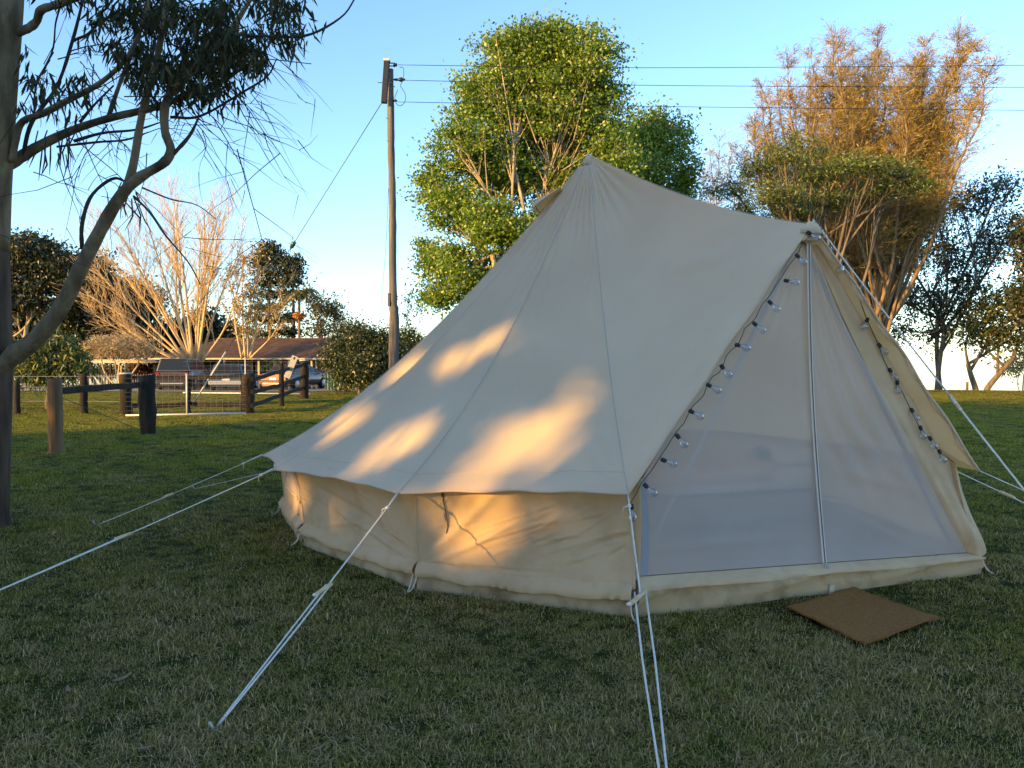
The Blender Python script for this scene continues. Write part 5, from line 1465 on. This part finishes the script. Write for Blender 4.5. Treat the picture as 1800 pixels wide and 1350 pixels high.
f3 = thing('rail_fence', 'dark timber yard fence of posts and three rails beside the mesh gate', 'fence', tuple(float(k) for k in G(437, 727)))
q = {}
for x, a, b, w, cp in ((222, 657, 729, 20, True), (331, 664, 727, 9, False), (437, 657, 727, 22, False), (495, 640, 713, 9, False), (535, 634, 700, 15, True), (428, 665, 724, 9, False)):
    q[x] = post(x, a, b, w, M['dark_wood'], f3, cp)
def pz(px, py, d): return P(px, py, d)
d0, d1, d2 = q[437][0][1], q[495][0][1], q[535][0][1]
for (y0, y1, y2) in ((668, 652, 641), (690, 676, 662), (713, 694, 682)):
    rail(pz(442, y0, d0 - .2), pz(495, y1, d1 - .12), 0.06, 0.12, f3, M['dark_wood'])
    rail(pz(495, y1, d1 - .12), pz(533, y2, d2 - .2), 0.06, 0.13, f3, M['dark_wood'])
rail(q[222][0] + V(0, 0.1, 0.25), q[331][0] + V(0, 0.1, 0.27), 0.06, 0.12, f3, M['dark_wood'], sag=0.03)
rail(q[331][0] + V(0, 0.1, 0.27), q[437][0] + V(0, 0.1, 0.25), 0.06, 0.12, f3, M['dark_wood'], sag=0.02)
rail(q[222][0] + V(0, 0.12, 1.02), q[437][0] + V(0, 0.12, 1.06), 0.05, 0.10, f3, M['dark_wood'], sag=0.02)
# board leaning on the yard fence
bo = thing('loose_board', 'pale grey board leaning against the yard fence rails', 'board', tuple(float(k) for k in P(505, 665, 28)))
a, b = P(504, 664, d1 + 1.5), P(519, 626, d1 + 1.5)
ax = unit(b - a); ay = unit(np.cross(ax, V(0, 1, 0))); L = np.linalg.norm(b - a)
rotm = np.stack([ay, np.cross(ax, ay), ax], 1)
MB().box((a + b) / 2, (0.22, 0.03, L), rotm).build('plank', plain('grey_board', (0.36, 0.37, 0.36), 0.8), bo)
MB().box(b - ax * 0.08 - V(0, 0.02, 0), (0.05, 0.012, 0.09), rotm).build('slot', M['black'], bo)

def tube_gate(name, label, a, b, hgt, z0, nv, nh, rt, parent_posts=None, mids=(0.5,), corner=0.12, wr=0.003):
    a, b = np.asarray(a, float), np.asarray(b, float)
    t = thing(name, label, 'gate', tuple(float(k) for k in a), 'steel mesh gates')
    ax = unit(b - a); L = np.linalg.norm(b - a); Z = V(0, 0, 1)
    pt = lambda u, z: a + ax * u + Z * (z0 + z)
    c = corner
    path = [pt(0, 0), pt(0, hgt - c), pt(c * 0.3, hgt - c * 0.3), pt(c, hgt), pt(L - c, hgt), pt(L - c * 0.3, hgt - c * 0.3), pt(L, hgt - c), pt(L, 0)]
    MB().tube(np.array(path), rt, 8).build('top_frame', M['gate'], t, True)
    MB().tube([pt(0, 0), pt(L, 0)], rt, 8).build('bottom_tube', M['gate'], t, True)
    for m in mids:
        MB().tube([pt(L * m, 0), pt(L * m, hgt)], rt * 0.9, 8).build('upright', M['gate'], t, True)
    for k in range(1, nv):
        MB().tube([pt(L * k / nv, 0), pt(L * k / nv, hgt)], wr, 4).build('mesh_wire', M['wire'], t)
    for k in range(1, nh):
        MB().tube([pt(0, hgt * k / nh), pt(L, hgt * k / nh)], wr, 4).build('mesh_wire', M['wire'], t)
ga, gb = G(221, 733), G(432, 729)
tube_gate('field_gate', 'galvanised mesh gate closed between the yard posts', ga, gb, P(221, 657, ga[1])[2] - 0.04, 0.04, 20, 9, 0.027)
gd = 33.5
ga, gb = P(322, 690, gd + 1.5), P(546, 690, gd); ga[2] = gb[2] = 0
tube_gate('field_gate', 'taller mesh gate standing open in front of the cars', ga, gb, P(546, 627, gd)[2] - 0.1, 0.1, 18, 8, 0.028, mids=(0.5,), corner=0.3, wr=0.0028)

# low mesh garden fence on the far left, corrugated green fence right of the cars
gf = thing('garden_fence', 'low pale picket wire fence across the lawn at far left', 'fence', tuple(float(k) for k in P(160, 690, 38)))
for px in np.arange(40, 272, 29):
    p = P(px, 690, 38); p[2] = 0
    MB().tube([p, p + V(0, 0, 0.95)], 0.03, 6).build('post', M['grey_bark'], gf)
mb = MB()
xs0, xs1 = P(40, 690, 38)[0], P(268, 690, 38)[0]
for x in np.arange(xs0, xs1, 0.13):
    mb.box((x, 38, 0.5), (0.02, 0.012, 0.8))
k = mb.build('pickets', plain('grey_green_paint', (0.26, 0.28, 0.24), 0.7), gf); k['kind'] = 'stuff'
for z in (0.25, 0.82):
    MB().box(((xs0 + xs1) / 2, 38.02, z), (xs1 - xs0, 0.02, 0.03)).build('rail', M['grey_bark'], gf)
cf = thing('sheet_fence', 'green corrugated sheet fence between the house and the round bush', 'fence', tuple(float(k) for k in P(590, 690, 41)))
xa, xb = P(572, 690, 41)[0], P(640, 690, 41)[0]
nx = 80
for kk in range(3):
    x0, x1 = xa + (xb - xa) * kk / 3, xa + (xb - xa) * (kk + 1) / 3
    X = np.linspace(x0, x1 - 0.01, 40)
    g = np.array([[[x, 41 + 0.02 * np.sign(math.sin(x * 38)) * min(1, abs(math.sin(x * 38)) * 2), z] for x in X] for z in (0.02, P(590, 655, 41)[2])])
    MB().grid(g).build('sheet', plain('green_steel', (0.06, 0.14, 0.10), 0.5), cf)
MB().box(((xa + xb) / 2, 40.97, P(590, 654, 41)[2]), (xb - xa, 0.05, 0.05)).build('top_rail', plain('green_rail', (0.05, 0.12, 0.09), 0.5), cf)
gp = thing('gate_post', 'stout dark post with pale cap standing alone before the green fence', 'post', tuple(float(k) for k in G(612, 690)))
post(612, 647, 690, 15, M['dark_wood'], gp, True)
gp = thing('gate_post', 'thin dark post just right of the capped one, by the bush', 'post', tuple(float(k) for k in G(630, 689)))
post(630, 655, 689, 6, M['dark_wood'], gp)
pr = thing('gate_post', 'short wooden post on the crest between the two right trees', 'post', tuple(float(k) for k in P(1700, 684, 43)))
pb = P(1700, 684, 43); MB().tube([pb - V(0, 0, .3), pb + V(0, 0, 0.40)], 0.07, 8).build('post', M['grey_bark'], pr)

# ------------------------------------------------------------------ house
def house():
    D = 52.0
    z0 = -0.45
    x0, x1 = P(262, 640, D)[0], P(640, 640, D)[0]
    eave = P(400, 629, D)[2]
    Dr = D + 4.2
    ridge = P(400, 597, Dr)[2]
    t = thing('house', 'low brick house with a long brown tiled hip roof behind the cars', 'house', (float((x0 + x1) / 2), D + 4, z0))
    brick = surf('house_brick', [(0.3, (0.16, 0.07, 0.045)), (0.7, (0.27, 0.13, 0.085))], 3, 0.9, 0.5, 20)
    tile = surf('roof_tile', [(0.25, (0.05, 0.030, 0.020)), (0.5, (0.085, 0.048, 0.030)), (0.75, (0.125, 0.072, 0.044))], 2.2, 0.9, 1.0, 16, stretch=(1, 1, 2.5))
    MB().box(((x0 + x1) / 2, D + 4.6, (eave + z0) / 2 - 0.05), (x1 - x0 - 1.6, 6.0, eave - z0 - 0.1)).build('wall', brick, t)
    hx = 3.0
    fr = [V(x0, D, eave), V(x1, D, eave), V(x1 - hx, Dr, ridge), V(x0 + hx, Dr, ridge)]
    bk = [V(x0, D + 8.4, eave), V(x1, D + 8.4, eave)]
    def plane(a, b, c, d, nu, nv):
        rows = []
        for i in range(nv):
            v = i / (nv - 1)
            zz = 0.02 * (1 - (i % 2))
            rows.append([(a * (1 - u) + b * u) * (1 - v) + (d * (1 - u) + c * u) * v + V(0, -0.01, zz) for u in np.linspace(0, 1, nu)])
        return MB().grid(np.array(rows)).build('roof_slope', tile, t)
    plane(fr[0], fr[1], fr[2], fr[3], 40, 24)
    plane(bk[0], fr[0], fr[3] + V(0, 0, 0.002), fr[3], 20, 24)
    plane(fr[1], bk[1], fr[2], fr[2] + V(0, 0, 0.002), 20, 24)
    plane(bk[1], bk[0], fr[3], fr[2], 40, 12)
    MB().tube([fr[3] + V(0, 0, .03), fr[2] + V(0, 0, .03)], 0.09, 8).build('ridge_cap', tile, t)
    for a, b in ((fr[0], fr[3]), (fr[1], fr[2])):
        MB().tube([a, b + V(0, 0, .03)], 0.08, 8).build('hip_cap', tile, t)
    gut = plain('cream_gutter', (0.55, 0.48, 0.36), 0.6)
    MB().box(((x0 + x1) / 2, D - 0.04, eave - 0.06), (x1 - x0 + 0.1, 0.11, 0.11)).build('gutter', gut, t)
    MB().box((x0 - 0.04, D + 4.2, eave - 0.06), (0.11, 8.3, 0.11)).build('gutter', gut, t)
    dark = plain('dark_pane', (0.012, 0.013, 0.015), 0.15, spec=0.5)
    frame = plain('window_frame', (0.30, 0.22, 0.15), 0.6)
    wy = D + 1.6 - 0.03
    for px, w in ((300, 2.0), (355, 2.2), (420, 2.4), (470, 2.0), (515, 1.4)):
        x = P(px, 650, D + 1.6)[0]
        f = MB().box((x, wy, 0.85), (w + 0.14, 0.06, 1.6)).build('window', frame, t)
        for sx in (-0.25, 0.25):
            MB().box((x + sx * w, wy - 0.035, 0.85), (w * 0.47, 0.02, 1.46)).build('pane', dark, f)
    x = P(545, 650, D + 1.6)[0]
    d = MB().box((x, wy, 0.55), (0.95, 0.06, 2.0)).build('door', plain('door_paint', (0.10, 0.05, 0.03), 0.5), t)
    MB().lathe((x + 0.38, wy - 0.05, 0.55), V(0, -1, 0), [(0, 0.03), (0.05, 0.04), (0.07, 0.01)], 8).build('handle', M['steel'], d)
    for px in (330, 395, 455, 508, 548, 556):
        x = P(px, 650, D + 0.3)[0]
        MB().box((x, D + 0.3, (eave + z0) / 2 - 0.06), (0.12, 0.12, eave - z0 - 0.14)).build('verandah_post', gut, t)
    # carport on the left
    c = thing('carport', 'flat carport with a cream fascia left of the house', 'carport', (float(P(200, 640, 46)[0]), 46.0, z0))
    xa, xb = P(148, 640, 46)[0], P(272, 640, 46)[0]; ze = P(200, 634, 46)[2]
    MB().box(((xa + xb) / 2, 48.5, ze + 0.02), (xb - xa, 5.0, 0.10)).build('roof', plain('sheet_roof', (0.16, 0.14, 0.12), 0.7), c)
    MB().box(((xa + xb) / 2, 45.96, ze - 0.03), (xb - xa + 0.1, 0.05, 0.20)).build('fascia', gut, c)
    for u in (0.02, 0.35, 0.68, 0.98):
        MB().box((xa + (xb - xa) * u, 46.2, (ze + z0) / 2 - 0.1), (0.12, 0.12, ze - z0 - 0.25)).build('column', M['dark_wood'], c)
    MB().box(((xa + xb) / 2, 50.9, (ze + z0) / 2), (xb - xa, 0.1, ze - z0 - 0.2)).build('back_wall', plain('dark_cladding', (0.035, 0.03, 0.028), 0.9), c)
house()

# ------------------------------------------------------------------ cars
def car(name, label, loc, heading, L, W, H, belt, bonnet, prof, body, lower, light_style):
    # local frame: x right, y forwards (front), rear at y = 0
    t = thing(name, label, 'car', tuple(float(k) for k in loc), 'cars parked before the house')
    ch, sh = math.cos(heading), math.sin(heading)
    R = np.array([[ch, -sh, 0], [sh, ch, 0], [0, 0, 1]])
    def X(p): return np.asarray(p, float) @ R.T + np.asarray(loc)
    paint, nt, out = new_mat(name + '_paint')
    b = N(nt, 'ShaderNodeBsdfPrincipled'); b.inputs['Base Color'].default_value = (*body, 1)
    b.inputs['Metallic'].default_value = 0.1; b.inputs['Roughness'].default_value = 0.3; b.inputs['Coat Weight'].default_value = 0.35
    fl = noise(nt, 40, 3); rp = N(nt, 'ShaderNodeMapRange'); rp.inputs[3].default_value = 0.25; rp.inputs[4].default_value = 0.42
    nt.links.new(fl, rp.inputs[0]); nt.links.new(rp.outputs[0], b.inputs['Roughness']); nt.links.new(b.outputs[0], out.inputs[0])
    glassd = plain(name + '_glass', (0.02, 0.024, 0.028), 0.12, spec=0.25)
    # lower body: rounded sections along the length
    ys = np.array([0, 0.04, 0.12, 0.5, 0.88, 0.96, 1.0]) * L
    half = np.array([0.42, 0.47, 0.495, 0.5, 0.49, 0.46, 0.38]) * W
    top = np.array([belt * 0.92, belt * 0.97, belt, belt * 0.99, bonnet, bonnet * 0.92, bonnet * 0.75])
    rows = []
    for y, hw, zt in zip(ys, half, top):
        zb = 0.22
        sec = [(-hw * 0.86, zb), (-hw * 0.98, zb + 0.12), (-hw, (zb + zt) * 0.5), (-hw * 0.97, zt - 0.06), (-hw * 0.88, zt), (0, zt + 0.03), (hw * 0.88, zt), (hw * 0.97, zt - 0.06), (hw, (zb + zt) * 0.5), (hw * 0.98, zb + 0.12), (hw * 0.86, zb), (-hw * 0.86, zb)]
        rows.append([X((x, y, z)) for x, z in sec])
    m = MB().grid(np.array(rows))
    for k in (0, -1):
        m.add(np.array(rows[k][:-1]), [tuple(range(11))])
    m.build('body', paint, t, True)
    # greenhouse
    yb, yr0, yr1, yf = [k * L for k in prof]
    hb, ht = W * 0.455, W * 0.37
    cab = np.array([X(p) for p in ((-hb, yb, belt - .02), (hb, yb, belt - .02), (hb, yf, belt * 0.97), (-hb, yf, belt * 0.97), (-ht, yr0, H), (ht, yr0, H), (ht, yr1, H - 0.03), (-ht, yr1, H - 0.03))])
    MB().add(cab, [(0, 1, 5, 4), (1, 2, 6, 5), (2, 3, 7, 6), (3, 0, 4, 7), (4, 5, 6, 7)]).build('cabin', paint, t, bevel=0.07)
    def pane(a, b, c, d, n, ins, nm):
        a, b, c, d = [np.asarray(k, float) for k in (a, b, c, d)]
        cc = (a + b + c + d) / 4
        qd = [k + (cc - k) * ins for k in (a, b, c, d)]
        nn = np.asarray(n, float) * 0.018
        MB().add(np.array([X(k + nn) for k in qd]), [(0, 1, 2, 3)]).build(nm, glassd, t)
    A = [(-hb, yb, belt), (hb, yb, belt), (hb, yf, belt), (-hb, yf, belt), (-ht, yr0, H), (ht, yr0, H), (ht, yr1, H - .03), (-ht, yr1, H - .03)]
    A = [np.array(k) for k in A]
    pane(A[0], A[1], A[5], A[4], (0, -1, 0.3), 0.14, 'rear_window')
    pane(A[2], A[3], A[7], A[6], (0, 1, 0.5), 0.10, 'windscreen')
    for sg, (i0, i1, i2, i3) in ((1, (1, 2, 6, 5)), (-1, (3, 0, 4, 7))):
        for u0, u1 in ((0.06, 0.36), (0.39, 0.64), (0.67, 0.93)):
            if sg < 0: u0, u1 = 1 - u1, 1 - u0
            lo0 = A[i0] + (A[i1] - A[i0]) * u0; lo1 = A[i0] + (A[i1] - A[i0]) * u1
            hi0 = A[i3] + (A[i2] - A[i3]) * u0; hi1 = A[i3] + (A[i2] - A[i3]) * u1
            lo0, hi0, lo1, hi1 = lo0 * .9 + hi0 * .1, hi0 * .88 + lo0 * .12, lo1 * .9 + hi1 * .1, hi1 * .88 + lo1 * .12
            pane(lo0, lo1, hi1, hi0, (sg, 0, 0.2), 0.0, 'side_window')
    # rear: bumper, lamps, plate, trim
    bm = plain(name + '_bumper', lower, 0.5)
    def bx(c, s, mat_, nm, bev=0.0):
        return MB().box(X(c), s, R).build(nm, mat_, t, bevel=bev)
    bx((0, -0.03, 0.42), (W * 0.94, 0.14, 0.22), bm, 'bumper', 0.04)
    bx((0, L + 0.0, 0.42), (W * 0.88, 0.14, 0.22), bm, 'bumper', 0.04)
    red = plain(name + '_lamp', (0.22, 0.015, 0.012), 0.2)
    zl = belt * 0.84
    if light_style == 'bar':
        bx((0, -0.012, zl), (W * 0.66, 0.04, 0.035), red, 'light_bar', 0.01)
    for sg in (-1, 1):
        bx((sg * W * 0.39, 0.015, zl), (0.20, 0.07, 0.16 if light_style != 'tall' else 0.3), red, 'tail_light', 0.02)
        bx((sg * W * 0.36, L - 0.05, bonnet * 0.8), (0.26, 0.08, 0.13), plain(name + '_headlamp', (0.7, 0.7, 0.7), 0.15), 'headlight', 0.02)
        bx((sg * (W * 0.5 + 0.06), yf - 0.25, belt + 0.06), (0.16, 0.09, 0.12), paint, 'mirror', 0.03)
    bx((0, -0.012, belt * 0.66), (0.40, 0.02, 0.12), plain(name + '_plate', (0.75, 0.73, 0.66), 0.5), 'number_plate')
    bx((0, -0.10, 0.36), (W * 0.62, 0.03, 0.06), M['steel'], 'bumper_trim')
    tyre = plain(name + '_tyre', (0.012, 0.012, 0.012), 0.9)
    for sg in (-1, 1):
        for y in (0.19 * L, 0.80 * L):
            c = np.array([sg * (W * 0.5 - 0.10), y, 0.33]); axs = R @ np.array([sg, 0, 0.0])
            wh = MB().lathe(X(c) - axs * 0.09, axs, [(0, 0.26), (0.02, 0.32), (0.07, 0.335), (0.16, 0.335), (0.20, 0.31), (0.205, 0.22)], 20).build('wheel', tyre, t, True)
            MB().lathe(X(c) + axs * 0.10, axs, [(0, 0.215), (0.02, 0.21), (0.025, 0.06), (0.03, 0.02)], 14).build('rim', M['steel'], wh, True)
    return t
def carloc(px, d):
    x = P(px, 680, d)[0]; return (x, d, float(ground_z(x, d)) + 0.013)
car('parked_car', 'dark grey people mover with tall rear window, leftmost of the parked cars', carloc(303, 41.5), math.radians(8), 4.9, 1.9, 1.72, 1.05, 0.95, (0.015, 0.05, 0.62, 0.84), (0.05, 0.055, 0.062), (0.03, 0.03, 0.032), 'bar')
car('parked_car', 'dark blue hatchback in the middle of the three parked cars', carloc(397, 41.0), math.radians(8), 4.4, 1.85, 1.42, 0.92, 0.84, (0.02, 0.10, 0.55, 0.78), (0.04, 0.075, 0.12), (0.35, 0.35, 0.36), 'bar')
car('parked_car', 'dark red sedan behind the open mesh gate, rightmost of the parked cars', carloc(480, 41.0), math.radians(-16), 4.6, 1.82, 1.40, 0.92, 0.84, (0.13, 0.26, 0.56, 0.78), (0.075, 0.012, 0.014), (0.05, 0.012, 0.012), 'pair')

# ------------------------------------------------------------------ trees behind the viewer that shade tent and lawn, with gaps that let sun through
sunspots = [  # gaps, named by where their light falls on the tent: x, y, half axes, tilt in degrees
    (925, 778, 82, 50, -4), (840, 822, 70, 18, -8), (1014, 690, 26, 36, 10), (882, 592, 30, 18, -15), (795, 635, 44, 15, -32), (705, 768, 70, 17, -36), (650, 808, 36, 14, -30),
    (1230, 640, 10, 32, 30), (600, 745, 60, 8, -36), (700, 640, 50, 8, -38), (520, 868, 12, 40, 5), (840, 892, 110, 26, 0), (950, 884, 50, 16, 0), (720, 884, 24, 18, 0), (850, 950, 80, 40, -20), (585, 905, 10, 16, 0), (770, 905, 24, 40, 10), (950, 1030, 70, 16, 0), (1000, 940, 26, 20, -20), (1128, 900, 14, 50, 0)]
def tri_list():
    T = []
    for g, st in ((g_AB, 12), (g_BD, 12), (g_DE, 12), (g_AF, 12)):
        for v0, v1 in ((0, 22), (22, 44), (44, 66), (66, 89)):
            for u0, u1 in ((0, 25), (25, 51)):
                a, b, c, d = g[v0, u0], g[v0, u1], g[v1, u1], g[v1, u0]
                T += [(a, b, c), (a, c, d)]
    for i in (0, 1, 2):
        g = wall_g[i][0]; a, b, c, d = g[0, 0], g[0, -1], g[-1, -1], g[-1, 0]; T += [(a, b, c), (a, c, d)]
    T += [(scr[0, 0], scr[0, -1], scr[-1, 0])]
    return T
TRI = tri_list()
def gap_reject(pp):
    n = len(pp); best = np.full(n, 1e9); dirv = -SUN_DIR
    for a, b, c in TRI:
        e1, e2 = b - a, c - a
        pv = np.cross(dirv, e2); det = np.dot(e1, pv)
        if abs(det) < 1e-9: continue
        tv = pp - a; u = tv @ pv / det
        qv = np.cross(tv, e1); v = qv @ dirv / det; t = qv @ e2 / det
        ok = (u >= 0) & (v >= 0) & (u + v <= 1) & (t > 0)
        best = np.where(ok & (t < best), t, best)
    hit = best < 1e8
    p = pp + dirv * np.where(hit, best, 0)[:, None]
    rel = p - np.array([0, 0, EYE])
    fwd = rel[:, 1] * CP - rel[:, 2] * SP; upc = rel[:, 1] * SP + rel[:, 2] * CP
    px = CX + FPX * rel[:, 0] / fwd; py = CY - FPX * upc / fwd
    out = np.zeros(n, bool)
    for x, y, a, b, ang in sunspots:
        c, s = math.cos(math.radians(ang)), math.sin(math.radians(ang))
        dx, dy = px - x, py - y
        q = ((dx * c + dy * s) / (a * 1.02 + 15)) ** 2 + ((-dx * s + dy * c) / (b * 1.02 + 15)) ** 2
        out |= q < 1
    return hit & out
perpv = V(0.6, -0.8, 0)
sunh = V(SUN_XY[0], SUN_XY[1], 0)
for k, (u, t, z, ru, rz, nc) in enumerate(((1.2, 14.5, 5.2, 3.4, 4.6, 420), (-3.6, 13.5, 5.6, 3.4, 5.2, 480), (-8.2, 14.5, 5.6, 3.2, 5.0, 460), (-11.9, 16, 5.0, 1.7, 4.2, 240), (-16.0, 17, 4.0, 1.6, 3.0, 120), (-6.0, 17, 4.8, 3.2, 4.8, 320), (-1.5, 17, 4.6, 3.2, 4.6, 320))):
    c = perpv * u + sunh * t
    lobes = []
    r = random.Random(k)
    for (du, dz) in ((-.45, -.45), (.45, -.45), (0, 0), (-.5, .3), (.5, .3), (0, .62), (0, -.7), (.55, -.1), (-.55, -.1)):
        lobes.append((c + perpv * du * ru + V(0, 0, z + dz * rz) + sunh * r.uniform(-.6, .6), V(ru * 0.52, 1.4, rz * 0.34)))
    crown_tree('shade_tree', 'leafy tree behind the viewer, shading lawn and tent', (c[0], c[1], 0), c + V(0, 0, 2.2), 0.24, lobes,
               nc, 105, 0.19, 0.115, 0.75, M['dull_leaf'], M['grey_bark'], 200 + k, 'shade trees behind the viewer', reject=gap_reject, twig=0.010, limb_scale=0.16, twig_share=0.08)
